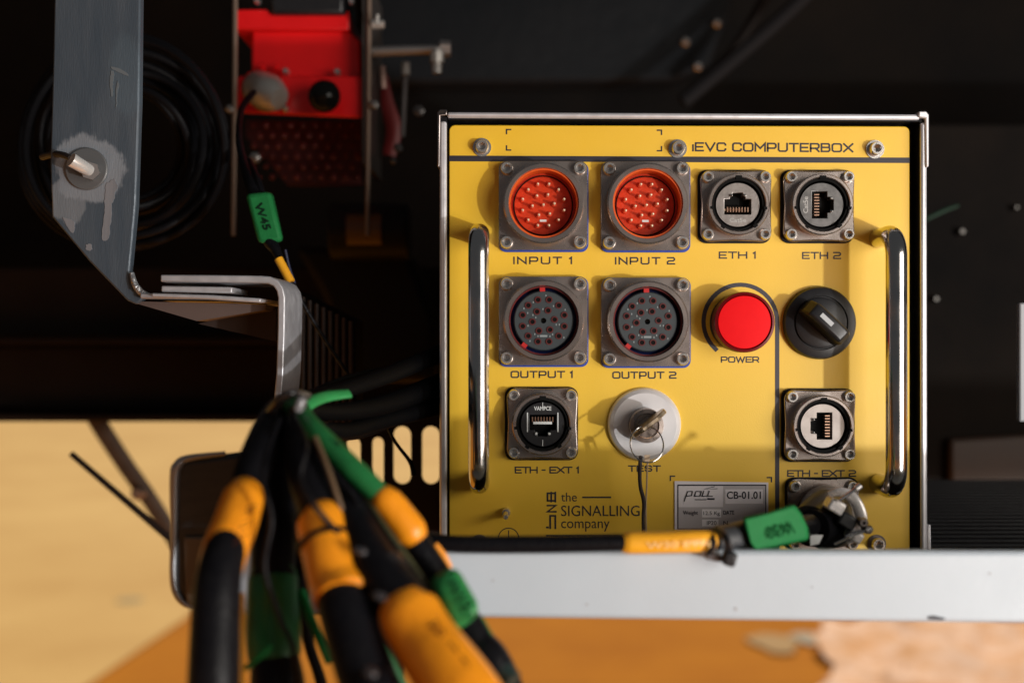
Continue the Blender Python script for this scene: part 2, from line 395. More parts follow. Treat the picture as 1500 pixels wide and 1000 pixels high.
# tray and ribbed mat on which the box stands
zt = PX(0, 833, -.012).z-.002
o = obj('tray', boxw((.36, .13, zt-.004), (.80, .36, .006)), DRK); tag(o, 'dark steel tray carrying the yellow box behind the white beam', 'tray')
def mat_rib():
    t = thing('ribbed_mat', (.27, .12, zt), 'black ribbed rubber mat on the tray right of the yellow box', 'mat')
    obj('base', boxw((.29, .13, zt+.0015), (.19, .34, .003)), RUB, t)
    for k in range(26):
        obj('rib', boxw((.29, -.03+k*.0125, zt+.0045), (.19, .005, .003)), BPL, t, bevel=.0008)
mat_rib()
def slotted():
    t = thing('slotted_plate', PX(590, 680, .14), 'dark slotted steel plate left of the yellow box, ochre ground showing through its slots', 'plate')
    d = .14; c = PX(0, 0, 0)
    out = [(p.x, p.z) for p in (PX(480, 590, d), PX(700, 590, d), PX(700, 800, d), PX(480, 800, d))]
    holes = []
    for x0, x1, y0, y1 in ((507, 528, 640, 710), (545, 562, 640, 710), (576, 602, 624, 709), (618, 644, 624, 709)):
        a = PX(x0, y0, d); b = PX(x1, y1, d); r = (b.x-a.x)/2; cx = (a.x+b.x)/2
        h = [(cx+r*math.cos(q), a.z-r+r*math.sin(q)) for q in [PI*k/10 for k in range(11)]]+[(cx+r*math.cos(q), b.z+r+r*math.sin(q)) for q in [PI+PI*k/10 for k in range(11)]]
        holes.append(h)
    obj('plate_sheet', plate(out, holes, -d-.003, -d), mat('slot_plate_steel', (.018, .013, .012), .4, .3), t)
slotted()
def ribbedpost():
    t = thing('ribbed_duct', PX(465, 500, .1), 'dark vertically ribbed duct hanging right of the bent white bracket', 'duct')
    obj('core', prism_px([(432, 425), (520, 470), (520, 620), (432, 620)], .115, .15), DRK, t)
    for k in range(9):
        x = 434+k*10
        obj('rib', tube(pxt([(x, 430+k*5, .108, 6.5), (x, 620, .108, 6.5)], 2), 8), mat('brown_rib', (.055, .04, .035), .45, .2), t)
ribbedpost()
# background clutter silhouettes between red unit and box
o = obj('cable_duct', prism_px([(430, 360), (600, 370), (640, 470), (640, 560), (520, 560), (470, 430)], .3, .38), mat('duct_grey', (.012, .012, .013), .5), bevel=.006)
tag(o, 'dull black duct below the red unit left of the yellow box', 'duct')
def pump():
    t = thing('black_motor', PX(545, 340, .32), 'black round motor with an amber band, left of the yellow box', 'motor')
    a = PX(480, 340, .28); 
    obj('housing', tube([( PX(485, 340, .28).x, .28, a.z, .02), (PX(600, 340, .28).x, .28, a.z, .02)], 20), mat('motor_black', (.012, .012, .013), .4), t, bevel=.002)
    obj('band', tube([(PX(510, 345, .268).x, .27, a.z, .0126), (PX(560, 345, .268).x, .27, a.z, .0126)], 20), mat('amber_band', (.10, .05, .015), .5), t, )
pump()

# crossed rods
def brace():
    t = thing('brace_bar', PX(200, 700, .30), 'brown angled brace bar hanging from the girder over the ochre ground', 'brace')
    obj('bar', tube(pxt([(112, 560, .47, 27), (140, 612, .47, 27), (180, 675, .47, 26), (222, 735, .47, 25), (262, 800, .47, 24)], 5), 10, flat=.4), mat('rusty_bar', (.10, .062, .04), .5, .2, (40, .7, (.05, .03, .02))), t)
    obj('bolt', lathe([(0, .006), (.004, .006), (.006, .003), (.006, -.003)], 12, c=tuple(PX(203, 722, .455))), ROD, t)
brace()
o = obj('thin_rod', tube(pxt([(104, 664, .22, 9), (175, 725, .22, 10), (262, 800, .22, 11)], 4), 10), mat('dark_rod', (.02, .014, .012), .45)); tag(o, 'thin dark rod rising leftwards in front of the brace bar', 'rod')

# added sheet at lower right, its peach colour stands in for a soft glow
bm = bmnew(); NX, NY = 34, 16; gv = []
for j in range(NY+1):
    row = []
    for i in range(NX+1):
        px = 1206+i*15+60*noise.noise(Vector((j*.35, 3, 1)))*(1 if i < 8 else 0); py = 914+j*10+10*noise.noise(Vector((i*.3, 7, 2)))*(1 if j < 3 else 0)
        d = 1/((py-500)*.0006)-DC; p = PX(px, py, d)
        h = .03+.06*noise.noise(Vector((p.x*7, p.y*5, .3)))+.03*noise.noise(Vector((p.x*18, p.y*14, 4)))
        row.append(bm.verts.new((p.x, p.y, -1+max(h, .006))))
    gv.append(row)
for j in range(NY):
    for i in range(NX): bm.faces.new((gv[j][i], gv[j][i+1], gv[j+1][i+1], gv[j+1][i]))
e = bmesh.ops.extrude_face_region(bm, geom=list(bm.faces)); bmesh.ops.translate(bm, verts=[g for g in e['geom'] if isinstance(g, bmesh.types.BMVert)], vec=(0, 0, .004)); finish(bm)
o = obj('glow_sheet', bm, mat('peach_glow_mottle', (.74, .50, .38), .8, 0, (7, 1.0, (.60, .28, .09)), (20, .4, .02)))
tag(o, 'crumpled peach and pinkish sheet lying on the orange ground at the lower right', 'sheet')
for x, y, w_, c_, lab in ((1135, 945, 70, (.36, .22, .09), 'small tan scrap on the orange ground, left one of two beside the peach sheet'), (1183, 938, 44, (.36, .31, .24), 'small grey-tan scrap on the orange ground touching the peach sheet')):
    d = 1/((y-500)*.0006)-DC; p = PX(x, y, d); k = W(w_, d)/2; q = [Vector((p.x+k*math.cos(a)*(1+.3*math.sin(3*a)), p.y+k*1.6*math.sin(a), -.990)) for a in [2*PI*t/12 for t in range(12)]]
    o = obj('scrap', hexa(q, [v-Vector((0, 0, .008)) for v in q]), mat('scrap_%s' % ('tan' if x < 1150 else 'grey'), c_, .85)); tag(o, lab, 'scrap')
o = obj('ground_smudge', lathe([(.0, .004), (.05, .004), (.055, 0)], 24), mat('grey_spot', (.34, .25, .12), .8));  # grey smudge on the ochre slab, built as a low disc
d = 1/((882-500)*.0006)-DC; o.location = PX(190, 882, d); o.rotation_euler = (-PI/2, 0, 0); o.location.z = -.991
tag(o, 'faint grey round spot on the pale ochre ground', 'drain cover')

# ------------------------------------------------------------------ yellow computer box
BOX = thing('computer_box', PX(1000, 833, .1), 'yellow-fronted metal computer box with connectors, two polished handles and a red power lens', 'computer box')
D1 = -.004; DB = .27
def rimbar(pts, wpx):
    return tube(pxt([(x, y, D1, w_) for (x, y), w_ in zip(pts, wpx)], 1), 12)
# walls: black inside, aluminium lip along the front edge
def wallp(a0, a1, b0, b1):
    f = [PX(*a0, D1), PX(*a1, D1), PX(*b1, D1), PX(*b0, D1)]
    return hexa(f, [Vector((p.x, DB, p.z)) for p in f])
obj('side_wall', wallp((644.5, 170), (644.5, 835), (655, 172), (655, 835)), BLK, BOX)
obj('side_wall', wallp((1347.5, 172), (1347.5, 835), (1356, 170), (1356, 835)), BLK, BOX)
obj('top_wall', wallp((656, 166.5), (1347, 169.5), (656, 175.5), (1347, 178.5)), BLK, BOX)
obj('bottom_wall', wallp((656, 826), (1347, 826), (656, 835), (1347, 835)), BLK, BOX)
f = [Vector((-.03, DB-.004, .09)), Vector((.183, DB-.004, .09)), Vector((.183, DB-.004, -.1)), Vector((-.03, DB-.004, -.1))]
obj('back_plate', hexa(f, [p+Vector((0, .003, 0)) for p in f]), BLK, BOX)
def lip(p0, p1, p2, p3, y0=D1-.0012, y1=D1+.0022, bev=.0011):
    f = [PX(*p, D1) for p in (p0, p1, p2, p3)]
    f = [Vector((v.x, y0, v.z)) for v in f]
    return obj('edge_lip', hexa(f, [Vector((v.x, y1, v.z)) for v in f]), RIM, BOX, bevel=bev)
lip((644, 178), (654.5, 178), (655, 836), (644, 836))
lip((1347.5, 180), (1357, 180), (1358, 836), (1348, 836))
lip((655, 164.5), (1347, 168), (1347, 176.5), (655, 173.5))
# folded corner clips
def clip(xo, xi, yt, yb, side):
    pts = [(xo, yt+5), (xo+4*side, yt), (xi, yt), (xi, yt+9), (xo+5*side, yt+10), (xo+4.5*side, yb-5), (xo+3*side, yb), (xo, yb-3)]
    return obj('corner_clip', prism_px(pts if side > 0 else pts[::-1], D1-.0022, D1+.012), NICKD if side > 0 else RIM, BOX, bevel=.0005)
clip(640, 655, 160, 246, 1); clip(1361, 1346, 163, 246, -1)
obj('corner_clip', prism_px([(1358, 768), (1364, 768), (1365, 840), (1358, 840)], D1-.001, D1+.02), RIM, BOX, bevel=.0006)
# panel
def rr_poly(x0, y0, x1, y1, r, dy=0):
    pts = []
    for cx, cy, a0 in ((x0+r, y0+r, 180), (x1-r, y0+dy+r, 270), (x1-r, y1-r, 0), (x0+r, y1-r, 90)):
        for k in range(7):
            a = math.radians(a0+15*k); pts.append((cx+r*math.cos(a), cy+r*math.sin(a)))
    return pts
obj('gap_backing', prism_px([(655.5, 177), (1347, 177), (1347, 834), (655.5, 834)], .006, .008), BLK, BOX)  # solid black sheet put in to darken the gap round the panel
panel = obj('front_panel', prism_px(rr_poly(657.5, 183, 1333, 826, 9, 2), 0, .003), YEL, BOX, bevel=.0005)
def flat(pts, m, name, parent=BOX, h=.0001, label=None):
    f = [PX(x, y, 0) for x, y in pts]
    f = [Vector((v.x, -h, v.z)) for v in f]
    return obj(name, hexa(f, [Vector((v.x, -h+.00009, v.z)) for v in f]), m, parent, label=label)
flat([(658, 228), (1332.5, 231), (1332.5, 239), (658, 236.5)], INK, 'printed_line')
# power arc running into the vertical line
bm = bmnew(); pts = []
for k in range(29):
    a = math.radians(228-k*(228)/28); p = PX(1084.5+54*math.cos(a), 471-54*math.sin(a)); pts.append((p.x, p.z))
p = PX(1138.5, 815); pts.append((p.x, p.z))
ribbon(bm, pts, W(6.2), .0001)
for f in bm.faces:
    f.normal_update()
    if f.normal.y > 0: f.normal_flip()
place(bmesh_to(bm, 'printed_arc', mat('printed_dark_grey', (.035, .033, .045), .5)), 'printed_arc', BOX)
def corner(x, y, sx, sy, L=6):
    bm = bmnew(); a = PX(x+sx*L, y); b = PX(x, y); c = PX(x, y+sy*L)
    ribbon(bm, [(a.x, a.z), (b.x, b.z), (c.x, c.z)], W(2), .0001)
    for f in bm.faces:
        f.normal_update()
        if f.normal.y > 0: f.normal_flip()
    place(bmesh_to(bm, 'corner_mark', INK), 'corner_mark', BOX)
for q in ((742, 190, 1, 1), (742, 220, 1, -1), (969, 191, -1, 1), (969, 221, -1, -1), (982, 697, 1, 1), (1130, 699, -1, 1)): corner(*q)
strokes('iEVC COMPUTERBOX', 1014, 1250, 222, 208.5, 223.5, wd=2.4, gap=.36, parent=BOX)
strokes('INPUT 1', 752, 838, 387, 376, wd=2, gap=.55, parent=BOX)
strokes('INPUT 2', 901, 989, 387.5, 376.5, wd=2, gap=.55, parent=BOX)
strokes('ETH 1', 1053, 1107, 379, 368.5, wd=1.9, gap=.35, parent=BOX)
strokes('ETH 2', 1175, 1232, 379.5, 369, wd=1.9, gap=.35, parent=BOX)
strokes('OUTPUT 1', 748, 839, 553.5, 543, wd=2, gap=.42, parent=BOX)
strokes('OUTPUT 2', 897, 991, 554.5, 544, wd=2, gap=.42, parent=BOX)
strokes('POWER', 1056, 1112, 531, 522, wd=1.7, gap=.34, parent=BOX)
strokes('ETH - EXT 1', 754, 848, 693, 683, wd=1.9, gap=.22, parent=BOX)
strokes('ETH - EXT 2', 1153, 1254, 698, 688, wd=1.9, gap=.22, parent=BOX)
strokes('TEST', 920, 968, 690.5, 681, wd=1.9, gap=.35, parent=BOX)
# company mark
def logo(polys, wd, name='logo'):
    bm = bmnew()
    for q, pl in enumerate(polys):
        pts = [(PX(x, y).x, PX(x, y).z) for x, y in pl]; ribbon(bm, pts, W(wd), .0001+(q % 3)*.000012)
    for f in bm.faces:
        f.normal_update()
        if f.normal.y > 0: f.normal_flip()
    return place(bmesh_to(bm, name, INK), name, BOX)
logo([[(802, 733), (802, 722), (813, 722)], [(807.5, 721), (807.5, 734)], [(813.5, 721), (813.5, 734)], [(802, 733), (813, 733)], [(802, 740), (814, 740), (802, 749), (814, 749)],
      [(806, 773), (806, 755), (813.5, 755), (813.5, 773)], [(801, 772), (802.5, 772)]], 2.6)
ftpx('the', 822, 845, 734, 721, parent=BOX); ftpx('SIGNALLING', 822, 937, 755.5, 740, parent=BOX); ftpx('company', 822, 893, 778, 763, parent=BOX)
logo([[(854, 728), (894, 728)]], 2.4, 'printed_line'); logo([[(801, 784), (925, 784)]], 2.4, 'printed_line')
bm = bmnew(); pts = [(PX(745+15*math.cos(a), 788+15*math.sin(a)).x, PX(745+15*math.cos(a), 788+15*math.sin(a)).z) for a in [2*PI*k/32 for k in range(33)]]
ribbon(bm, pts, W(1.4), .0001); a = PX(745, 777); b = PX(745, 790); ribbon(bm, [(a.x, a.z), (b.x, b.z)], W(1.4), .00012)
place(bmesh_to(bm, 'earth_symbol', INK), 'earth_symbol', BOX)

# nameplate
npl = flat([(988, 704), (1125, 706), (1125, 776), (988, 775)], PLATE, 'nameplate', h=.0006)
def npc(pts, m, name, h): 
    f = [PX(x, y, 0) for x, y in pts]; f = [Vector((v.x, -h, v.z)) for v in f]
    return obj(name, hexa(f, [Vector((v.x, -h+.00008, v.z)) for v in f]), m, npl)
for a, b, c, d in ((992, 709, 1122, 711), (992, 773, 1122, 774.5), (992, 709, 993.5, 774), (1120.5, 709, 1122, 774)):
    npc([(a, b), (c, b), (c, d), (a, d)], INK, 'border', .0007 if b != d-65 else .00074)
npc([(993.5, 742), (1120.5, 742), (1120.5, 773), (993.5, 773)], PLATED, 'grey_cell', .00071)
npc([(1059, 711), (1120.5, 711), (1120.5, 742), (1059, 742)], PLATED, 'grey_cell', .00071)
npc([(1062, 716), (1117, 716), (1117, 737), (1062, 737)], PLATE, 'light_cell', .0008)
npc([(1028, 745), (1056, 745), (1056, 757), (1028, 757)], PLATEL, 'light_cell', .0008)
npc([(1028, 760), (1052, 760), (1052, 770), (1028, 770)], PLATEL, 'light_cell', .0008)
for tx, x0, x1, yb, yt, bo, sh in (('CB-01.01', 1064, 1114, 730, 719, .02, 0), ('Weight', 1000, 1022, 755, 747, .01, 0), ('12.5 Kg', 1030, 1054, 755, 748, 0, 0),
                           ('DATE', 1059, 1075, 753, 747, .01, 0), ('IP20', 1035, 1049, 768, 762, 0, 0), ('N.', 1059, 1068, 768, 762, .01, 0)):
    ftpx(tx, x0, x1, yb, yt, h=.0009, parent=npl, bold=bo)
bm = bmnew()
def lg(pl, wd, q=0): ribbon(bm, [(PX(x, y).x, PX(x, y).z) for x, y in pl], W(wd), .0009+q*.00001)
lg([(1002, 733), (1007, 719), (1014, 719), (1013, 725), (1005, 726)], 1.4); lg([(1017, 726), (1019, 719), (1027, 719), (1025, 726), (1017, 726)], 1.4, 1)
lg([(1030.5, 718.5), (1028, 726), (1034, 726)], 1.4, 2); lg([(1038.5, 718.5), (1036, 726), (1043, 726)], 1.4, 1); lg([(1046, 712), (1031, 715.5), (1050, 715)], 1.0)
lg([(1018, 731), (1034, 731)], 1.2, 2); lg([(1037, 730), (1045, 730)], 2.6, 1)
place(bmesh_to(bm, 'logo', INK), 'logo', npl)

# ---- screws
def screw_mesh(rp, hh, soc=True):
    r = W(rp); bm = bmnew()
    hx = r*.5
    lathe([(r, 0), (r, hh*.6), (r*.86, hh), (hx*1.2, hh), (hx*1.05, hh*.94), (hx, hh*.05), (0, hh*.05)], 20, bm, cap0=False)
    return mesh_of(bm, 'screw', STEELS)
SCR = screw_mesh(9.5, .003); SCS = screw_mesh(8.5, .0028)
def washer(c, r):
    return lathe([(r, 0), (r, .0006), (r*.55, .0006)], 24, c=c, cap1=False)
def mkscrew(me, loc, parent, name='screw'):
    o = bpy.data.objects.new(name, me); COL.objects.link(o); o.parent = parent; o.location = Vector(loc)-wl(parent); WL[o.name] = Vector(loc)
    o.rotation_euler = (0, random.random()*6, 0); return o
PSC = screw_mesh(10, .0034)
for x, y in ((706, 215), (993.5, 217), (1283.5, 218), (1286, 797), (702, 797)):
    c = PX(x, y, -.002); c.y = 0
    w_ = obj('panel_washer', washer((0, 0, 0), W(13.5)), NICKD if y > 700 else STEELS, BOX, loc=c)
    mkscrew(PSC, c+Vector((0, -.0006, 0)), w_)
# ground stud
c = PX(741, 752, -.006); c.y = 0
stud = obj('earth_stud', lathe([(W(6.5), 0), (W(6.5), .004), (W(5.5), .0045), (W(3.8), .0045), (W(3.8), .016), (W(3), .0165), (0, .0165)], 16), STEELS, BOX, loc=c)

# ---- round multi-pin connectors
BIGH = .0128
def flange_mesh(sz, cr, conc, hole, th, m, nh=44):
    out = rrect(W(sz), W(sz), W(cr), 7, W(conc)); return mesh_of(plate(out, [circ(W(hole), nh)], .0008, th), 'flange', m, ang=30)
FB = flange_mesh(129, 11, 0, 51, .0032, NICK); FE = flange_mesh(104, 15, 1.8, 39, .0030, NICK)
def gasket_mesh(sz, cr, m):
    return mesh_of(plate(rrect(W(sz), W(sz), W(cr), 6), [circ(W(30), 30)], 0, .0011), 'gasket_fringe', m)
FRINGEB = gasket_mesh(131, 11, FRINGE); GE = gasket_mesh(107, 13, GBLK)
r0 = W(56); ri = W(50.5)
SH = mesh_of(lathe([(r0, .002), (r0, BIGH-.003), (r0+.0007, BIGH-.0028), (r0+.0007, BIGH-.0006), (r0, BIGH), (ri, BIGH), (ri-.0002, BIGH-.0006), (ri-.0002, .001)], 56, cap0=False, cap1=False), 'shell', NICK)
def liner(m, top): # tinted lining of the cavity
    r = ri-.0003
    return mesh_of(lathe([(r, .001), (r, top), (r-.0006, top), (r-.0006, .0012)], 56, cap0=False, cap1=False), 'liner', m)
LR = liner(mat('orange_silicone_liner', (.72, .11, .010), .4, 0, (300, .6, (.6, .06, .008))), BIGH-.0010); LD = liner(mat('dark_red_liner', (.10, .010, .010), .35), BIGH-.0022)
fr = W(43)
FACE_R = mesh_of(lathe([(ri-.001, .0012), (ri-.001, .0022), (fr+.0003, .0022), (fr+.00025, .0017), (fr, .0017), (fr, .0024), (fr-.0004, .0028), (0, .0028)], 48, cap0=False), 'insert', REDI)
FACE_D = mesh_of(lathe([(fr, .0012), (fr, BIGH-.0035), (fr-.0005, BIGH-.003), (W(4), BIGH-.003), (W(4), BIGH-.006), (0, BIGH-.006)], 48, cap0=False), 'insert', SLATE)
RINGB = mesh_of(lathe([(fr+.0002, .0012), (fr+.0002, .0031), (fr-.0002, .0031), (fr-.0002, .0026)], 48, cap0=False, cap1=False), 'seal_ring', HOLE)
lay = [(W(31)*math.cos(2*PI*k/12+.26), W(31)*math.sin(2*PI*k/12+.26)) for k in range(12)]+[(W(16)*math.cos(2*PI*k/6+.1), W(16)*math.sin(2*PI*k/6+.1)) for k in range(6)]
bm = bmnew()
for x, z in lay+[(0, 0)]: lathe([(.00065, .0026), (.00065, .0072), (.0004, .0078), (0, .0079)], 8, bm, c=(x, 0, z), cap0=False)
PINS = mesh_of(bm, 'pins', GOLD)
bm = bmnew()
for x, z in lay: lathe([(.00048, .0026), (.00125, .0026), (.00125, .0036), (.0011, .0038), (.0006, .0038)], 10, bm, c=(x, 0, z), cap0=False, cap1=False)
PINC = mesh_of(bm, 'pin_collars', REDI)
bm = bmnew(); hh = BIGH-.003
for x, z in lay: lathe([(.00155, hh-.0002), (.00155, hh+.00035), (.0010, hh+.00035), (.0009, hh-.001)], 12, bm, c=(x, 0, z), cap0=False, cap1=False)
SOCR = mesh_of(bm, 'socket_rings', REDC)
bm = bmnew()
for x, z in lay: lathe([(.00098, hh+.0001), (0, hh+.0001)], 12, bm, c=(x, 0, z), cap0=False)
SOCH = mesh_of(bm, 'socket_holes', HOLE)
bm = bmnew(); rr = random.Random(3)
for x, z in lay:
    a = rr.random()*6; boxw((x+.0024*math.cos(a), -hh-.00005, z+.0024*math.sin(a)), (.0005, .0002, .0008), bm)
boxw((0, -hh-.00005, -W(22)), (.0034, .0002, .0009), bm)
SOCM = mesh_of(bm, 'printed_marks', mat('dim_pale_print', (.22, .25, .26), .5))
rk = ri-.0012; TABM = mat('red_key_tab', (.42, .010, .010), .45)
def part(me, name, parent, loc, kind=None, label=None):
    o = bpy.data.objects.new(name, me); COL.objects.link(o); o.parent = parent; o.location = Vector(loc)-wl(parent); WL[o.name] = Vector(loc)
    if kind: o['kind'] = kind
    if label: o['label'] = label
    return o
def bevel_(o, wd):
    md = o.modifiers.new('bevel', 'BEVEL'); md.width = wd; md.segments = 2; md.limit_method = 'ANGLE'; md.angle_limit = math.radians(60)
def bigcon(px, py, kind, label):
    c = PX(px, py, -.002); c.y = 0
    f = part(FB, 'connector', BOX, c, label=label)
    bevel_(f, .0006); part(FRINGEB, 'gasket_fringe', f, c+Vector((.0003, 0, -.0005)))
    part(SH, 'shell', f, c)
    if kind == 'in':
        part(LR, 'liner', f, c); part(FACE_R, 'insert', f, c); part(RINGB, 'seal_ring', f, c)
        part(PINS, 'pins', f, c, 'stuff'); part(PINC, 'pin_collars', f, c, 'stuff')
        m_ = obj('key_mark', boxw((0, -.0029, -W(22)), (.0030, .0002, .0010)), PALE, f, loc=c)
    else:
        part(LD, 'liner', f, c); part(FACE_D, 'insert', f, c); part(SOCR, 'socket_rings', f, c, 'stuff'); part(SOCH, 'socket_holes', f, c, 'stuff'); part(SOCM, 'printed_marks', f, c, 'stuff')
        for a in (92, 232):
            obj('keying_tab', boxw((rk*math.cos(math.radians(a)), -.0068, rk*math.sin(math.radians(a))), (.0024, .0064, .0030), rot=Matrix.Rotation(-math.radians(a-90), 3, 'Y')), TABM, f, loc=c)
    for sx in (-1, 1):
        for sz in (-1, 1): mkscrew(SCR, c+Vector((sx*W(53), -.0031, sz*W(53.5))), f)
    # small bayonet pip on the ring
    return f
bigcon(795.5, 301.5, 'in', 'round pin connector with red insert above INPUT 1')
bigcon(945, 302, 'in', 'round pin connector with red insert above INPUT 2')
bigcon(795.5, 470, 'out', 'round socket connector with dark insert above OUTPUT 1')
bigcon(945.5, 471.5, 'out', 'round socket connector with dark insert above OUTPUT 2')

# ---- ethernet sockets
EH = .0095
re0 = W(44.5); rei = W(38.5)
def eshell():
    bm = bmnew(); n = 72
    notch = [(90, 7), (352, 5), (185, 5), (235, 5), (308, 6)]
    lathe([(re0, .002), (re0, EH-.0005), (re0-.0005, EH), (rei+.0004, EH), (rei, EH-.0004), (rei, .001)], n, bm, cap0=False, cap1=False)
    return mesh_of(bm, 'shell', NICK)
ESH = eshell()
EWELL = mesh_of(lathe([(rei-.00005, .0012), (rei-.00005, EH-.0012), (rei-.0012, EH-.0012), (rei-.0012, .0012)], 60, cap0=False, cap1=False), 'seal_ring', HOLE)
bm = bmnew()
for a, wd in ((90, 9), (352, 4), (187, 4), (235, 6), (308, 6)):
    r = rei+.0001; boxw((r*math.cos(math.radians(a)), -EH+.0012, r*math.sin(math.radians(a))), (W(wd), .0028, W(5)), bm, Matrix.Rotation(-math.radians(a-90), 3, 'Y'))
ENOT = mesh_of(bm, 'keyways', HOLE)
def rot2(pts, k):
    for _ in range(k): pts = [(-y, x) for x, y in pts]
    return pts
port = [(-21, -12), (21, -12), (21, 12), (12, 12), (12, 17), (8, 17), (8, 22), (-8, 22), (-8, 17), (-12, 17), (-12, 12), (-21, 12)]
def ethcon(px, py, rot, m, label, scale=1.0, insr=32):
    c = PX(px, py, -.002); c.y = 0
    f = part(FE, 'network_socket', BOX, c, label=label)
    bevel_(f, .0006); part(GE, 'gasket_fringe', f, c+Vector((-.0004, 0, -.0001))); part(ESH, 'shell', f, c); part(EWELL, 'seal_ring', f, c); part(ENOT, 'keyways', f, c)
    p2 = rot2([(W(x*.92*scale), W((y-3)*.92*scale)) for x, y in port], rot)
    obj('insert', plate(circ(W(insr), 44), [p2], .0012, EH-.0025), m, f, loc=c, bevel=.0002)
    # moulding ring round the port face and the dark pocket behind
    obj('pocket', lathe([(W(insr-1), .0009), (W(insr-1), .0018), (0, .0018)], 30, cap0=False), HOLE, f, loc=c)
    cb = bmnew(); dx, dz = rot2([(0, -7)], rot)[0]
    for k in range(8):
        q = rot2([(W((k-3.5)*4.2*scale), W(-7*scale))], rot)[0]
        boxw((q[0], -.0046, q[1]), (.0005, .005, .0022) if rot % 2 == 0 else (.0022, .005, .0005), cb)
    obj('contact_springs', cb, mat('contact_spring', (.45, .28, .2), .35, 1), f, loc=c, kind='stuff')
    for s in (-1, 1):
        q = rot2([(W(s*9.5*scale), W(13.5*scale))], rot)[0]
        obj('latch_stop', boxw((q[0], -EH+.003, q[1]), (.0011, .003, .0011)), CHR if m is not BPL else PALE, f, loc=c, bevel=.0002)
    for sx in (-1, 1):
        for sz in (-1, 1): mkscrew(SCS, c+Vector((sx*W(41.5), -.0029, sz*W(41.5))), f)
    return f, c
f1, c1 = ethcon(1077.5, 302, 0, SILV, 'square-flanged network socket above ETH 1')
f2, c2 = ethcon(1199, 302, 3, mat('shaded_insert', (.17, .165, .165), .38, .8, (300, .8, (.09, .09, .09))), 'square-flanged network socket above ETH 2')  # silver insert with its dimmer light painted into the colour
f3, c3 = ethcon(794.5, 620, 2, BPL, 'square-flanged network socket with black insert above ETH - EXT 1')
f4, c4 = ethcon(1200.5, 622.5, 1, mat('lit_insert', (.40, .355, .33), .42, .65, (150, .7, (.27, .23, .21))), 'square-flanged network socket with bright insert above ETH - EXT 2')  # silver insert with its stronger light painted into the colour
hy = -EH+.0024
def tinyt(text, c, f, dx, dz, w_, h_, ang, m):
    a = math.radians(ang); r = Vector((math.cos(a), 0, math.sin(a)))*W(w_); u = Vector((-math.sin(a), 0, math.cos(a)))*W(h_)
    o_ = Vector(c)+Vector((W(dx), hy, W(dz)))-r/2-u/2
    ftext(text, (o_, r, u), m=m, parent=f, bold=.02)
DIMW = mat('worn_white_print', (.40, .40, .39), .5)
tinyt('Cat5e', c1, f1, 0, -22, 24, 6, 0, DIMW); tinyt('Cat5e', c2, f2, -23, 0, 24, 7, 90, DIMW); tinyt('VAMPCE', c3, f3, 0, 23, 25, 6, 0, PALE)
obj('contact_bar', boxw((0, hy+.001, 0), (W(27), .001, W(4))), PALE, f3, loc=c3+Vector((0, 0, W(2))))
for s in (-1, 1): obj('moulded_rib', boxw((0, 0, 0), (W(1.6), .0006, W(28))), PALE, f3, loc=c3+Vector((s*W(22), hy, W(3))))
for s in (-1, 1): obj('moulded_rib', boxw((0, 0, 0), (W(.9), .0004, W(9))), PALE, f3, loc=c3+Vector((0, hy, s*W(27))))
obj('contact_bar', boxw((0, 0, 0), (W(24), .001, W(3.2))), mat('brass_bar', (.5, .36, .25), .4, .8), f1, loc=c1+Vector((-W(7), hy+.0015, -W(7))))

# ---- power lamp
c = PX(1081.5, 472.5); c.y = 0
pb = obj('power_button', lathe([(W(42), 0), (W(42), .002), (W(40), .003), (W(39), .003)], 48, cap1=True), BPL, BOX, loc=c, label='round red power button')
obj('collar', lathe([(W(40.5), .001), (W(40.5), .0085), (W(39), .0095), (W(38.5), .0085), (W(38.5), .006)], 48, cap0=False, cap1=False), REDT, pb, loc=c)
obj('bezel', lathe([(W(43.5), .0078), (W(43.5), .0132), (W(42.5), .0142), (W(39.5), .0146), (W(38.6), .0138), (W(38.6), .009)], 56, cap0=False, cap1=False), mat('dark_red_bezel', (.14, .004, .006), .4, spec=.3), pb, loc=c)
obj('lens', lathe([(W(38.5), .009), (W(38.5), .0128), (W(37.3), .0140), (W(30), .0143), (W(15), .0146), (0, .0147)], 56), REDB, pb, loc=c)
# ---- rotary switch
c = PX(1199, 473); c.y = 0
rs = obj('rotary_switch', lathe([(W(53), 0), (W(53), .0022), (W(51), .0034), (W(46), .0040), (W(39.5), .0044), (W(38.5), .0036), (W(37.6), .0036), (W(37), .0048), (W(33), .0054), (0, .0056)], 64), BPL, BOX, loc=c, label='black rotary switch')
a = math.radians(-43)
R3 = Matrix.Rotation(-a, 3, 'Y')
def lever():
    L0, L1 = -W(33), W(33)
    prof = [(-W(13), 0), (-W(11.5), .0115), (-W(8.5), .0128), (W(8.5), .0128), (W(11.5), .0115), (W(13), 0)]
    bm = bmnew(); rows = []
    for x, sc, sh in ((L0-.001, .93, .55), (L0+.0015, 1, .93), (L0+.004, 1, 1), (L1-.004, 1, 1), (L1-.001, 1, .96), (L1+.001, .9, .75)):
        rows.append([bm.verts.new(R3 @ Vector((x, -.0048-h*sh, z*sc))) for z, h in prof])
    for p_, q_ in zip(rows, rows[1:]):
        for i in range(len(prof)-1): bm.faces.new((p_[i], q_[i], q_[i+1], p_[i+1]))
    bm.faces.new(rows[0]); bm.faces.new(rows[-1]); return finish(bm)
obj('lever', lever(), BPL, rs, loc=c, bevel=.0006, ang=25)
obj('white_mark', boxw(R3 @ Vector((-W(5), 0, W(.5)))+Vector((0, -.0177, 0)), (W(22), .0003, W(6.5)), rot=R3), mat('pointer_grey', (.42, .44, .46), .4), rs, loc=c)

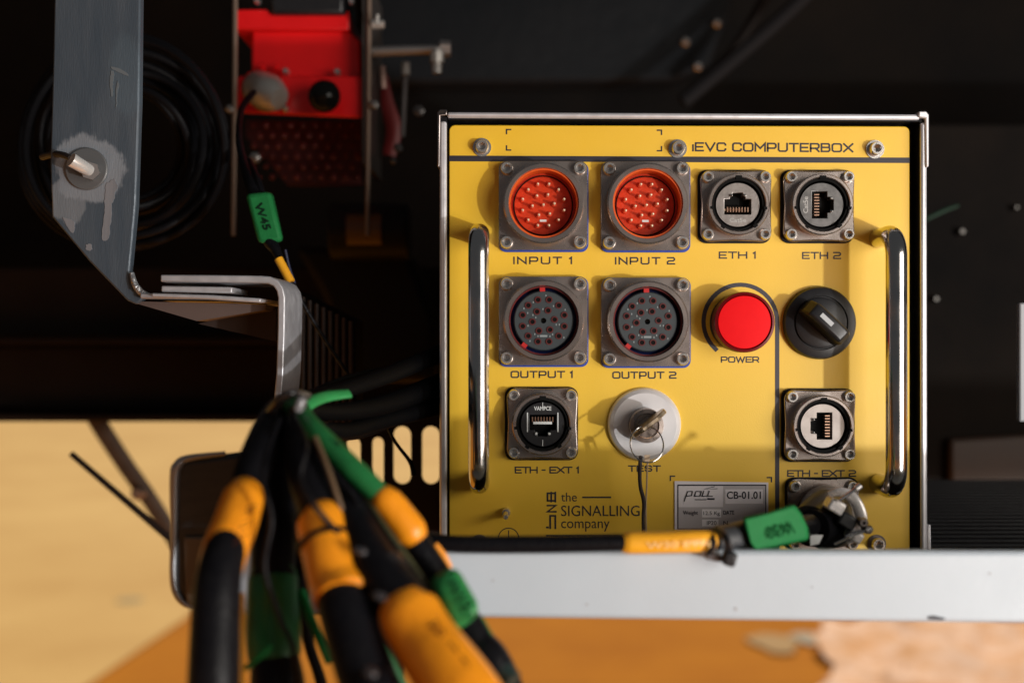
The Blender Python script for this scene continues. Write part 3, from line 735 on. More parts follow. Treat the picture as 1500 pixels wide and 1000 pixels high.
# ---- key lock
c = PX(943.5, 621); c.y = 0
kl = obj('key_lock', lathe([(W(53.5), 0), (W(53.5), .0012), (W(51.5), .0024), (W(47), .0036), (W(46), .0038), (W(26), .0038)], 72), DISC, BOX, loc=c, label='polished round key lock above TEST', ang=20)
obj('cylinder', lathe([(W(25), .003), (W(25), .0095), (W(24), .0106), (W(18), .0108), (W(17), .0100), (0, .0100)], 48, cap0=False), mat('lock_barrel', (.36, .30, .27), .3, 1, rn=(300, .2, .4)), kl, loc=c)
obj('key_slot', boxw(Vector((0, -.0101, 0)), (.0062, .0004, .0022), rot=Matrix.Rotation(-math.radians(35), 3, 'Y')), HOLE, kl, loc=c)

# ---- handles
def handle(px, yt, yb):
    d = -.024; x = PX(px, 0, d).x; r = W(15.2, d); zt = PX(0, yt, d).z-r; zb = PX(0, yb, d).z+r; rb = .010
    pts = [(x, .001, zt, r)]
    pts.append((x, d+rb+.004, zt, r))
    for k in range(0, 9):
        a = math.radians(90*k/8); pts.append((x, d+rb-rb*math.sin(a), zt-rb+rb*math.cos(a), r))
    for k in range(1, 8): pts.append((x, d, zt-rb+(zb-zt+2*rb)*k/8, r))
    for k in range(0, 9):
        a = math.radians(90-90*k/8); pts.append((x, d+rb-rb*math.sin(a), zb+rb-rb*math.cos(a), r))
    pts.append((x, d+rb+.004, zb, r)); pts.append((x, .001, zb, r))
    h = obj('handle', tube(pts, 32), CHR, BOX, ang=60)
    return h
handle(701, 324, 727); handle(1313, 327, 733)

# ------------------------------------------------------------------ key hanging in the lock, ring and string
kp = PX(950, 620, -.014)
KEY = thing('key', kp, 'small brass-coloured key standing in the round lock with a thin wire ring', 'key')
ang = math.radians(38)
Rk = Matrix.Rotation(-ang, 3, 'Y')
out = [(-.0088, -.003), (-.006, -.006), (-.001, -.0065), (.004, -.006), (.0088, -.003), (.0092, .001), (.0088, .004), (.004, .0078), (-.004, .0078), (-.0088, .004)]
bm = bmnew(); A = []; B = []
for x, h in out:
    A.append(Rk @ Vector((x, -h, .0010))); B.append(Rk @ Vector((x, -h, -.0010)))
kc = PX(950, 619, -.0160)
obj('bow', hexa([p+kc for p in A], [p+kc for p in B]), mat('key_brass', (.55, .45, .32), .32, 1, rn=(300, .25, .45)), KEY, bevel=.0004)
obj('blade', boxw(kc+Vector((-.0015, .009, 0)), (.006, .01, .0018), rot=Rk), NICK, KEY)
rc = PX(946, 649, -.021); rr_ = W(24, -.021)
obj('ring', tube([(rc.x+rr_*math.cos(a), rc.y-.004+.004*math.sin(a), rc.z+rr_*math.sin(a)*1.05, .00033) for a in [2*PI*k/48 for k in range(49)]], 8, caps=False), CHR, KEY)
STR = thing('key_string', PX(943, 720, -.02), 'dark twisted string with pale threads hanging from the key ring over TEST', 'string')
obj('strand', tube(pxt([(939, 668, -.024, 6.5), (937, 690, -.022, 6), (938, 712, -.02, 5.5), (943, 735, -.018, 6), (942, 758, -.018, 5), (943, 792, -.02, 5)], 6), 8, wob=.25), STRG, STR)
obj('strand', tube(pxt([(949, 668, -.024, 3.2), (948, 690, -.021, 2.6), (947, 720, -.018, 2.4), (946, 745, -.017, 2.6), (947, 792, -.02, 2.4)], 6), 6), STRL, STR)
obj('paper_tab', prism_px([(944, 666), (952, 666), (952, 675), (944, 676)], -.0255, -.025), STRL, STR)

# ------------------------------------------------------------------ white beam
YB = -.115
zb_t = PX(0, 806, YB).z; zb_b = PX(0, 908, YB).z
BEAM = thing('white_beam', (.05, YB, zb_b), 'white painted steel beam running across in front of the foot of the yellow box', 'beam')
xl = PX(338, 0, YB).x; xr = PX(2300, 0, YB).x
A = [Vector((xl, YB, PX(0, 803, YB).z)), Vector((xr, YB, PX(0, 810.5, YB).z)), Vector((xr, YB, PX(0, 922, YB).z)), Vector((xl, YB, PX(0, 901, YB).z))]
obj('web', hexa(A, [p+Vector((0, .006, 0)) for p in A]), WPAINT, BEAM, bevel=.0018)
A2 = [Vector((xl, YB+.006, PX(0, 899, YB).z)), Vector((xr, YB+.006, PX(0, 919.5, YB).z)), Vector((xr, YB+.006, PX(0, 921, YB).z-.001)), Vector((xl, YB+.006, PX(0, 900, YB).z-.001))]
obj('light_block_flange', hexa(A2, [p+Vector((0, .062, 0)) for p in A2]), WPAINT, BEAM)  # unseen, added to stop key light passing under the beam
obj('paint_chip', prism_px([(1358, 903), (1368, 901), (1386, 905), (1380, 908), (1362, 907)], YB-.0003, YB+.001), CHIP, BEAM)
for x, y, s in ((1078, 892, 3), (722, 850, 2), (1190, 860, 1.5), (860, 885, 2), (1450, 840, 2)):
    obj('paint_chip', prism_px([(x-s, y-s*.4), (x+s*.3, y-s), (x+s, y+s*.2), (x-s*.2, y+s*.7)], YB-.0002, YB+.001), mat('light_chip', (.38, .38, .39), .6), BEAM)
# dark end piece on the left
EP = thing('beam_end_bracket', PX(305, 780, -.09), 'dark brushed steel bracket with rounded corners behind the leftmost orange-sleeved cable', 'bracket')
obj('bracket_plate', prism_px([(255, 700), (256, 688), (262, 678), (272, 673), (390, 658), (390, 888), (287, 888), (268, 882), (257, 866), (254, 850)], -.095, -.087), DSTEEL, EP, bevel=.002)
obj('edge_rim', tube(pxt([(330, 664, -.094, 7), (276, 671, -.0945, 11), (261, 681, -.095, 15), (256, 700, -.095, 15), (255, 780, -.095, 11), (254, 845, -.095, 11), (260, 872, -.095, 10), (276, 886, -.0945, 9), (300, 889, -.094, 7)], 5), 12), mat('bright_rim_steel', (.36, .37, .385), .34, .5), EP)
obj('reflection_plate', prism_px([(268, 786), (392, 786), (392, 893), (290, 893), (272, 882)], -.0972, -.0955), mat('reflected_ground_brown', (.15, .115, .08), .5, .1), EP, bevel=.0008)  # brownish ground reflection on the lower bracket, painted as a thin plate

# ------------------------------------------------------------------ lead across the beam and its plug
yc = -.1
zc = zb_t+W(11.5, yc)
LEAD = thing('box_lead', PX(1000, 795, yc), 'black lead along the beam top with amber sleeve, green marker and metal plug', 'cable')
pth = [(470, 752, -.11, 25), (560, 775, -.108, 25), (640, 794, -.117, 25), (760, 797, -.119, 25), (930, 794, -.119, 25), (1010, 793, -.117, 25), (1075, 789, -.106, 27), (1140, 778, -.088, 30), (1185, 770, -.062, 36)]
obj('jacket', tube(pxt(pth, 10), 18, wob=.03), RUB, LEAD)
sl = obj('amber_sleeve', tube(pxt([(922, 794.5, -.119, 30), (924, 794.5, -.1192, 32), (970, 794, -.1190, 32), (1020, 792.5, -.1172, 32), (1042, 791.5, -.114, 29)], 5), 20, wob=.05), YSL, LEAD)
p = PX(945, 800, -.119); ftext('W30 ETH', (Vector((p.x, -.1236, p.z)), (W(88, -.1), 0, W(2, -.1)), (0, 0, W(9, -.1))), m=mat('sleeve_print', (.90, .60, .25), .5), parent=sl, name='print', label=False)
# zip tie tangle
zt_ = obj('cable_tie', tube(pxt([(1048, 772, -.112, 9), (1062, 786, -.121, 11), (1068, 802, -.122, 12), (1064, 816, -.120, 11), (1070, 826, -.119, 13)], 5), 8, flat=.5), BPL, LEAD)
obj('tie_head', boxw(PX(1068, 817, -.121), (W(18, -.1), .006, W(20, -.1)), rot=Matrix.Rotation(.3, 3, 'Y')), BPL, LEAD, bevel=.001)
obj('cable_tie', tube(pxt([(1040, 775, -.113, 7), (1045, 795, -.121, 9), (1038, 812, -.120, 9), (1048, 818, -.119, 9)], 5), 8, flat=.5), BPL, LEAD)
obj('tie_clip', boxw(PX(1045, 815, -.119), (W(24, -.1), .003, W(10, -.1)), rot=Matrix.Rotation(.2, 3, 'Y')), mat('grey_clip', (.12, .1, .1), .4), LEAD, bevel=.0008)
obj('inner_boot', tube(pxt([(1046, 790, -.112, 32), (1080, 786, -.105, 42), (1120, 778, -.094, 46)], 5), 18), mat('dark_grey_boot', (.03, .032, .036), .5), LEAD)
# green marker sleeve: flattened tube
def marker(pts, wpx, m, parent, flat=.35, n=24, name='marker_sleeve'):
    return obj(name, tube(pxt([(x, y, d, w_) for (x, y, d), w_ in zip(pts, wpx)], 5), n, flat=flat, wob=.03), m, parent, ang=50)
gq = [(1087, 757, -.112), (1125, 750, -.111), (1163, 738, -.108), (1174, 753, -.107), (1183, 772, -.105), (1185, 790, -.104), (1148, 799, -.108), (1110, 812, -.112), (1100, 796, -.114)]
gm = obj('green_marker', hexa([PX(*q) for q in gq], [PX(x, y, d+.018) for x, y, d in gq]), GRN, LEAD, bevel=.0012)
o_ = PX(1161, 762, -.1015); e_ = PX(1121, 772, -.1035); u_ = PX(1157, 762+18, -.1015)
o_ = PX(1162, 762, -.1088)
r_ = PX(1122, 772, -.1122)-o_; u_ = PX(1166, 780, -.1088)-o_
ftext('W30', (o_, r_, u_), m=mat('faded_black_print', (.006, .05, .016), .95, spec=0), parent=gm, bold=.02)
# plug
PC = PX(1204, 752, -.004); PC.y = 0
pf = part(FE, 'plug_flange', LEAD, PX(1203, 752, 0)); part(GE, 'gasket_fringe', pf, PX(1203, 752, 0))
for sx in (-1, 1):
    for sz in (-1, 1): mkscrew(SCS, PX(1203, 752, 0)+Vector((sx*W(41.5), -.0029, sz*W(41.5))), pf)
prof = [(W(40), .002), (W(40), .006)]
for k in range(5):
    h = .006+k*.0022; prof += [(W(43), h+.0003), (W(43), h+.0013), (W(40.5), h+.0016), (W(40.5), h+.0022)]
prof += [(W(36), .020), (W(30), .022), (0, .022)]
obj('coupling_ring', lathe(prof, 48), mat('ribbed_collar_metal', (.46, .40, .37), .3, .85, (90, .4, (.3, .26, .24))), LEAD, loc=PX(1207, 750, 0))
# backshell: elbow with saddle clamp
ax = (PX(1186, 775, -.050)-PX(1216, 752, -.024))
obj('backshell', tube([(*PX(1209, 751, -.018), .0095), (*PX(1212, 752, -.027), .0105), (*PX(1208, 757, -.036), .0105), (*PX(1198, 764, -.046), .0098), (*PX(1186, 770, -.054), .0085)], 24), BPL, LEAD)
obj('rubber_boot', tube([(*PX(1222, 768, -.040), .0078), (*PX(1208, 772, -.050), .0085), (*PX(1190, 773, -.058), .0075)], 20), RUB, LEAD)
BRT = mat('bright_nickel_clamp', (.80, .76, .75), .28, .35, (300, .3, (.55, .5, .48)), rn=(300, .2, .4))
sad = obj('saddle_clamp', tube(pxt([(1214, 724, -.050, 10), (1230, 720, -.052, 14), (1247, 727, -.054, 17), (1258, 744, -.055, 18), (1262, 764, -.055, 17), (1254, 783, -.054, 14), (1240, 793, -.052, 9)], 5), 16, flat=.6), BRT, LEAD)
for (x, y, s, a) in ((1222, 740, 24, .5), (1250, 783, 21, .6), (1238, 761, 26, .55)):
    obj('clamp_lug', boxw(PX(x, y, -.058), (W(s, -.058), .009, W(s*.8, -.058)), rot=Matrix.Rotation(a, 3, 'Y')), BRT if s < 26 else BPL, LEAD, bevel=.0009)
for (x0, y0, x1, y1, wd) in ((1229, 733, 1254, 715, 4.5), (1238, 786, 1268, 776, 5), (1222, 797, 1243, 787, 4.5)):
    sc_ = obj('clamp_screw', tube([(*PX(x0, y0, -.064), W(wd/2)), (*PX(x1, y1, -.064), W(wd/2))], 10), CHR, LEAD)
    hd = (PX(x1, y1, -.064)-PX(x0, y0, -.064)).normalized()*.0022; q = PX(x1, y1, -.064)
    obj('screw_head', tube([(*q, W(wd*.95)), (*(q+hd), W(wd*.95))], 12), STEELS, sc_)
for (x, y) in ((1263, 764), (1270, 774)):
    obj('clamp_nut', lathe([(W(6.5), -.002), (W(6.5), .002), (W(5), .0027), (W(2.6), .0027), (W(2.2), .001), (0, .001)], 6, c=tuple(PX(x, y, -.0625))), NICKD if x > 1250 else NICK, LEAD)
obj('paper_label', hexa([PX(1187, 783, -.07), PX(1206, 783, -.068), PX(1200, 796, -.069), PX(1187, 799, -.07)], [PX(1187, 783, -.0695), PX(1206, 783, -.0675), PX(1200, 796, -.0685), PX(1187, 799, -.0695)]), PALE, LEAD)
obj('hanging_wire', tube(pxt([(1186, 790, -.06, 12), (1205, 797, -.055, 14), (1222, 799, -.05, 6), (1240, 790, -.046, 4)], 5), 8), RUB, LEAD)

# ------------------------------------------------------------------ bracket on the left
YK = .0
HB = thing('hanging_bracket', PX(140, 200, YK), 'blue-grey painted steel bracket hanging at upper left with silver paint smears round its bolt', 'bracket')
bp = [(80, -40), (206, -40), (204, 150), (199, 300), (190, 396), (196, 418), (214, 434), (200, 446), (186, 440), (130, 382), (76, 318), (73, 240), (77, 100)]
obj('strap', prism_px(bp, YK, YK+.0055), ZINC, HB, bevel=.0009)
def smear(pts, seed, h=.0003, m=SMEAR):
    P = catmull([list(map(float, p)) for p in pts+[pts[0]]], 7)[:-1]; Q = []
    for i, (x, y) in enumerate(P):
        k = noise.noise(Vector((x*.09, y*.09, seed)))*2.0+noise.noise(Vector((x*.35, y*.35, seed)))*1.3; Q.append((max(x+k, 76.5), y+k*.8))
    a = [PX(x, y, YK) for x, y in Q]; a = [Vector((p.x, YK-h, p.z)) for p in a]
    bm = bmnew(); va = [bm.verts.new(p) for p in a]; vb = [bm.verts.new(p+Vector((0, h+.0001, 0))) for p in a]
    n = len(va); ed = [bm.edges.new((va[i], va[(i+1) % n])) for i in range(n)]
    bmesh.ops.triangle_fill(bm, use_beauty=True, use_dissolve=False, edges=ed)
    for i in range(n): bm.faces.new((va[i], vb[i], vb[(i+1) % n], va[(i+1) % n]))
    finish(bm)
    return obj('paint_smear', bm, m, HB)
smear([(168, 262), (172, 274), (166, 292), (163, 320), (160, 345), (153, 353), (149, 345), (152, 315), (154, 288), (158, 270)], 2.3, .0003)
smear([(92, 318), (106, 322), (110, 332), (106, 341), (98, 331)], 3.3, .0003)
for q in ([(163, 98), (176, 101), (187, 108), (186, 111), (174, 106), (165, 102)], [(163, 104), (167, 106), (166, 124), (165, 140), (162, 139), (162, 120)], [(171, 120), (173, 121), (172, 156), (170, 155)]):
    smear(q, 5, .0003, m=mat('thin_silver_scratch', (.15, .175, .195), .5, .3))
smear([(126, 358), (133, 357), (134, 366), (127, 366)], 2, .0003)
# silver overspray round the bolt: a stain of its own, placed in the strap's own coordinates
strap = bpy.data.objects['strap']; nt = ZINC.node_tree; L = nt.links; bs = nt.nodes['Principled BSDF']
src = bs.inputs['Base Color'].links[0].from_socket
tco = nt.nodes.new('ShaderNodeTexCoord'); sc0 = WL['strap']
mps = nt.nodes.new('ShaderNodeMapping'); mps.inputs['Scale'].default_value = (5, 1, 1); L.new(tco.outputs['Object'], mps.inputs[0])
nz = nt.nodes.new('ShaderNodeTexNoise'); nz.inputs['Scale'].default_value = 130; nz.inputs['Detail'].default_value = 8; nz.inputs['Roughness'].default_value = .7; L.new(mps.outputs[0], nz.inputs['Vector'])
nb = nt.nodes.new('ShaderNodeTexNoise'); nb.inputs['Scale'].default_value = 90; nb.inputs['Detail'].default_value = 3; L.new(tco.outputs['Object'], nb.inputs['Vector'])
def stain(px, py, rx, rz, col, lo, hi, src, streak=.35):
    c = PX(px, py, YK)-sc0
    m1 = nt.nodes.new('ShaderNodeMapping'); m1.inputs['Scale'].default_value = (1/W(rx), 0, 1/W(rz)); m1.inputs['Location'].default_value = (-c.x/W(rx), 0, -c.z/W(rz))
    L.new(tco.outputs['Object'], m1.inputs[0])
    ln = nt.nodes.new('ShaderNodeVectorMath'); ln.operation = 'LENGTH'; L.new(m1.outputs[0], ln.inputs[0])
    a1 = nt.nodes.new('ShaderNodeMath'); a1.operation = 'MULTIPLY_ADD'; a1.inputs[1].default_value = streak; L.new(nz.outputs[0], a1.inputs[0]); L.new(ln.outputs['Value'], a1.inputs[2])
    a2 = nt.nodes.new('ShaderNodeMath'); a2.operation = 'MULTIPLY_ADD'; a2.inputs[1].default_value = .7; L.new(nb.outputs[0], a2.inputs[0]); L.new(a1.outputs[0], a2.inputs[2])
    mr = nt.nodes.new('ShaderNodeMapRange'); mr.inputs[1].default_value = hi; mr.inputs[2].default_value = lo; mr.interpolation_type = 'SMOOTHSTEP'; L.new(a2.outputs[0], mr.inputs[0])
    mx = nt.nodes.new('ShaderNodeMix'); mx.data_type = 'RGBA'; mx.inputs[7].default_value = (*col, 1); L.new(src, mx.inputs[6]); L.new(mr.outputs[0], mx.inputs[0])
    return mx.outputs[2]
src = stain(184, 112, 26, 60, (.085, .115, .145), 1.2, 1.6, src, .2)
src = stain(100, 292, 30, 42, (.175, .195, .22), 1.36, 1.52, src)
src = stain(130, 246, 56, 51, (.235, .26, .295), 1.36, 1.54, src)
L.new(src, bs.inputs['Base Color'])
# bolt
bc = PX(128, 248, YK); bc.y = YK-.0005
obj('washer', lathe([(W(31), 0), (W(31), .0008), (W(29.5), .0013), (W(13), .0013)], 40), mat('washer_paint', (.15, .155, .16), .4, .4), HB, loc=bc)
st = obj('bolt', tube([(*PX(133, 251, -.002), .0042), (*PX(132, 250, -.009), .0042)], 6), mat('bolt_paint', (.20, .19, .19), .35, .7), HB)
obj('thread', tube([(*PX(131, 250, -.008), .0027), (*PX(121, 244, -.012), .0030), (*PX(104, 234, -.016), .0032)], 14), mat('bright_thread', (.80, .79, .77), .25, .5), st)
obj('cotter_wire', tube(pxt([(104, 232, -.014, 9), (92, 227, -.008, 10), (78, 226, .004, 10), (62, 230, .012, 10)], 5), 10), mat('wire_dark', (.03, .022, .018), .5), HB)
# weld and foot plates
obj('weld', tube(pxt([(193, 400, -.001, 7), (198, 416, -.002, 9), (207, 428, -.002, 10), (219, 434, -.001, 8)], 5), 10, wob=.4), mat('bright_weld', (.42, .43, .45), .38, .7, bump=(400, .8, .002)), HB)
obj('foot_plate', hexa([PX(205, 429, -.004), PX(300, 432, -.004), PX(390, 438, -.004), PX(388, 444, -.004), PX(300, 438, -.004), PX(205, 437, -.004)],
     [Vector((p.x, .05, p.z)) for p in [PX(205, 429, -.004), PX(300, 432, -.004), PX(390, 438, -.004), PX(388, 444, -.004), PX(300, 438, -.004), PX(205, 437, -.004)]]), ALU, HB, bevel=.0006)
obj('gusset', hexa([PX(188, 441, .002), PX(390, 446, .002), PX(388, 454, .002), PX(288, 470, .002)], [Vector((p.x, .03, p.z)) for p in [PX(188, 441, .002), PX(390, 446, .002), PX(388, 454, .002), PX(288, 470, .002)]]),
    mat('mauve_grey_primer', (.095, .066, .058), .6), HB)
obj('gusset', hexa([PX(290, 474, .02), PX(404, 452, .02), PX(404, 500, .02)], [Vector((p.x, .03, p.z)) for p in [PX(290, 474, .02), PX(404, 452, .02), PX(404, 500, .02)]]), mat('dark_primer', (.03, .018, .015), .6), HB)
# bent white angle
def sheet(path, wpx, y0, y1, name, m, parent, bev=.0006):
    P = catmull([list(map(float, p)) for p in path], 1)
    L = []; R_ = []
    n = len(path)
    for i in range(n):
        a = Vector(path[max(i-1, 0)]); b = Vector(path[min(i+1, n-1)]); t = (b-a).normalized(); nn = Vector((-t.y, t.x))*wpx/2
        p = Vector(path[i]); L.append(PX(*(p+nn), y0)); R_.append(PX(*(p-nn), y0))
    bm = bmnew(); k = y1-y0
    v = [[bm.verts.new(p) for p in L], [bm.verts.new(p) for p in R_], [bm.verts.new(p+Vector((0, k, 0))) for p in R_], [bm.verts.new(p+Vector((0, k, 0))) for p in L]]
    for i in range(n-1):
        for a, b in ((0, 1), (1, 2), (2, 3), (3, 0)): bm.faces.new((v[a][i], v[a][i+1], v[b][i+1], v[b][i]))
    bm.faces.new([v[k_][0] for k_ in range(4)]); bm.faces.new([v[k_][-1] for k_ in range(4)])
    return obj(name, finish(bm), m, parent, bevel=bev)
AN = thing('bent_angle', PX(330, 410, -.01), 'light grey bent sheet angle stepping down from the bracket to the cable bundle', 'bracket')
arc = [(235, 407.5), (300, 408), (380, 409), (394, 410), (404, 415), (410, 424), (412.5, 436), (412, 480), (410, 545), (406, 590)]
sheet(arc, 10.5, -.012, .030, 'angle_sheet', ALU, AN)
sheet([(236, 423), (340, 425)], 9, -.010, .02, 'packing_strip', ALU, AN)
sheet([(222, 432), (310, 435), (382, 440)], 6, -.013, -.006, 'packing_strip', ALU, AN)

# ------------------------------------------------------------------ coil of cable behind the bracket
COIL = thing('cable_coil', PX(185, 210, .12), 'coil of black cable hanging behind the blue-grey bracket', 'cable coil')
for k, (r, d, dx, dy) in enumerate(((150, .12, 0, 0), (138, .13, 4, 6), (127, .115, -3, 10), (115, .13, 5, 4), (103, .12, 0, 12), (92, .13, 4, 8), (143, .14, -8, 12), (80, .125, 2, 6), (133, .11, 8, 2), (121, .135, -6, 2), (109, .105, 8, 8), (97, .135, 10, 2), (146, .105, 3, 3), (86, .11, 8, 10))):
    cx, cy = 182+dx, 208+dy; pts = []
    for q in range(57):
        a = 2*PI*q/56; rw = r*(1+.02*math.sin(3*a+k)); v = PX(cx+rw*math.cos(a), cy+rw*1.02*math.sin(a), d+.008*math.sin(a*2+k)); pts.append((*v, W(5.6, d)))
    obj('loop', tube(pts, 10, caps=False), mat('coil_rubber', (.005, .005, .006), .42, bump=(400, .2, .0008), spec=.09), COIL)

# ------------------------------------------------------------------ red unit
YR = .22
RU = thing('red_unit', PX(440, 90, YR), 'bright red valve unit between two upright rods at the top left of the yellow box', 'red unit')
obj('body', prism_px([(368, 44), (512, 44), (528, 60), (530, 132), (368, 132)], YR, YR+.08), REDU, RU, bevel=.002)
obj('top_flange', prism_px([(343, 14), (393, 14), (396, 22), (506, 22), (510, 14), (512, 44), (343, 44)], YR-.006, YR+.08), REDU, RU, bevel=.0012)
obj('lower_ledge', hexa([PX(348, 112, YR-.012), PX(532, 112, YR-.012), PX(532, 174, YR-.012), PX(348, 166, YR-.012)], [PX(348, 112, YR+.03), PX(532, 112, YR+.03), PX(532, 168, YR+.03), PX(348, 160, YR+.03)]), REDU, RU, bevel=.002)
obj('black_cap', prism_px([(397, -30), (503, -30), (503, 20), (397, 20)], YR-.012, YR+.05), BPL, RU, bevel=.002)
for x, y in ((377, 2), (515, 3), (419, 105), (494, 106), (419, 160), (384, 99), (404, 99), (367, 112)):
    obj('screw', lathe([(W(5, YR), -.002), (W(5, YR), .002), (W(3, YR), .0035), (0, .0035)], 10, c=tuple(PX(x, y, YR-.0135 if y > 110 else YR-.008))), STEELS if y < 50 or x in (419, 494) else REDU, RU)
kn = tuple(PX(392, 137, YR-.013))
obj('grey_knob', tube([(*PX(380, 130, YR-.012), .0115), (*PX(392, 136, YR-.024), .0122), (*PX(402, 141, YR-.034), .0095), (*PX(408, 144, YR-.036), .006)], 18), GREYK, RU, label='grey metal conical knob')
bm = bmnew(); bmesh.ops.create_uvsphere(bm, u_segments=24, v_segments=16, radius=W(23, YR), matrix=Matrix.Translation(PX(475, 141, YR-.028)))
obj('black_ball', bm, mat('gloss_black', (.006, .006, .006), .12), RU, label='glossy black ball knob')
obj('ball_stem', tube([(*PX(475, 139, YR-.02), .004), (*PX(475, 139, YR), .004)], 10), BPL, RU)
for x, wd, b in ((345, 7, 345), (541, 7, 345)):
    obj('upright_rod', tube(pxt([(x, -40, YR-.02, wd), (x-1, 150, YR-.02, wd), (x-3, b, YR-.02, wd)], 3), 10), ROD, RU)
obj('side_plate', prism_px([(531, -40), (539, -40), (538, 240), (531, 240)], YR-.018, YR+.06), mat('thin_plate', (.10, .09, .085), .4, .6), RU)
bm = bmnew()
for i in range(9):
    for j in range(6):
        x = 372+i*18+(9 if j % 2 else 0); y = 184+j*15
        if x < 528: bmesh.ops.create_icosphere(bm, subdivisions=1, radius=W(random.uniform(3, 6.5), YR), matrix=Matrix.Translation(PX(x, y, YR+.01+random.uniform(0, .03))))
obj('mesh_studs', bm, REDM, RU, kind='stuff')
obj('mesh_backing', prism_px([(360, 176), (530, 176), (530, 270), (420, 270), (360, 200)], YR+.045, YR+.055), mat('deep_red', (.045, .003, .003), .5), RU)
# pieces right of the unit
def sidebits():
    t = thing('pipe_fitting', PX(600, 80, .22), 'silver horizontal pipe with end nuts right of the red unit', 'pipe')
    PS = mat('worn_pipe', (.34, .33, .33), .4, .8)
    obj('pipe', tube(pxt([(545, 76, .21, 16), (600, 74, .21, 15), (652, 73, .21, 14)], 3), 14), PS, t)
    obj('nut', tube(pxt([(645, 72, .21, 26), (660, 72, .21, 24)], 2), 6), PS, t)
    obj('drop_stem', tube(pxt([(640, 72, .2, 14), (640, 108, .2, 15)], 2), 12), GREYK, t)
    obj('collar', tube(pxt([(640, 78, .2, 21), (640, 92, .2, 21)], 2), 8), GREYK, t)
    t2 = thing('small_tap', PX(550, 35, .2), 'small silver and red tap beside the upright rod', 'tap')
    obj('tap_body', tube(pxt([(545, 36, .2, 14), (563, 36, .2, 12)], 2), 8), GREYK, t2); obj('tap_lever', tube(pxt([(552, 36, .19, 7), (553, 22, .19, 6)], 2), 8), GREYK, t2)
    t3 = thing('hanging_rod', PX(592, 140, .24), 'thin grey rod with a bright top hanging below the silver pipe', 'rod')
    obj('rod_shaft', tube(pxt([(594, 96, .24, 9), (592, 150, .24, 8), (590, 200, .24, 7)], 3), 10), mat('dim_steel', (.12, .11, .11), .4, .7), t3)
    obj('rod_cap', tube(pxt([(594, 92, .235, 13), (594, 110, .235, 13)], 2), 10), GREYK, t3)
    t4 = tag(obj('red_lever', tube(pxt([(563, 110, .26, 9), (567, 150, .26, 20), (577, 190, .26, 24), (570, 228, .26, 20)], 5), 10, flat=.5), mat('dim_red', (.16, .008, .008), .5)), 'dull red lever hanging right of the red unit', 'lever')
    t5 = tag(obj('valve_stub', tube(pxt([(560, 98, .25, 10), (562, 130, .25, 9)], 2), 8), mat('pink_brass', (.40, .26, .22), .4, .6)), 'short pinkish brass stub above the dull red lever', 'stub')
    for i, (x, y, r_) in enumerate(((614, 164, 9), (584, 218, 7), (338, 161, 6), (375, 232, 8), (577, 237, 5), (549, 155, 7))):
        o = obj('nut', lathe([(W(r_, .2), 0), (W(r_, .2), .004), (W(r_*.5, .2), .005), (0, .005)], 6, c=tuple(PX(x, y, .2))), mat('dim_nut', (.30, .29, .28), .4, .8) if i in (2, 3, 5) else mat('dark_nut', (.08, .075, .075), .4, .7))
        tag(o, ['dim nut up and left of the yellow box corner', 'dim nut below the dull red lever', 'small bright nut left of the left upright rod', 'bright nut under the red unit', 'lowest dim nut under the red lever', 'small nut on the right side of the right upright rod'][i], 'nut')
sidebits()

# ------------------------------------------------------------------ tagged thin lead hanging from the red unit
TL = thing('tagged_lead', PX(390, 320, .03), 'thin black lead with a bright green W45 marker and a short yellow sleeve', 'cable')
obj('jacket', tube(pxt([(372, 135, .16, 9), (354, 160, .14, 10), (350, 200, .11, 10), (356, 235, .09, 14), (372, 280, .06, 22), (392, 345, .05, 22), (405, 368, .045, 15), (418, 398, .04, 10), (432, 425, .04, 7), (470, 488, .05, 6), (510, 548, .06, 6)], 8), 12), RUB, TL)
obj('jacket', tube(pxt([(365, 235, .09, 9), (380, 270, .06, 10), (398, 330, .055, 8)], 6), 10), RUB, TL)
mk = obj('green_marker', hexa([PX(359, 284, .045), PX(396, 281, .045), PX(415, 354, .045), PX(378, 357, .045)], [PX(362, 284, .062), PX(400, 281, .062), PX(416, 354, .062), PX(382, 357, .062)]), GRN, TL, bevel=.0022)
o_ = PX(373, 299, .0445); r_ = PX(387, 338, .0445)-o_; u_ = PX(384, 296, .0445)-o_
o2 = o_.copy(); o2.y = .0444
ftext('W45', (o2, (r_.x, 0, r_.z), (u_.x, 0, u_.z)), m=mat('black_print', (.004, .02, .01), .5), parent=mk, bold=.02)
obj('yellow_sleeve', tube(pxt([(408, 379, .04, 13), (426, 413, .038, 13)], 3), 14), YSL, TL)
obj('blue_wire', tube(pxt([(418, 366, .05, 4), (424, 392, .05, 4), (432, 415, .05, 4)], 4), 8), mat('navy_wire', (.01, .015, .05), .4), TL)

# ------------------------------------------------------------------ foreground cable bundle
def cable(label, pts, name='cable'):
    t = thing(name, PX(pts[0][0], pts[0][1], pts[0][2]), label, 'cable', 'cables fanning out of the bundle')
    obj('jacket', tube(pxt(pts, 9), 20, wob=.035), RUB, t); return t
def sleeve(t, pts, m, name='sleeve', flat=1.0, wob=.06):
    """slightly flared sleeve with a rolled end"""
    P = pxt(pts, 7); e = P[-1]
    return obj(name, tube(P, 28, flat=flat, wob=wob), m, t, ang=50)
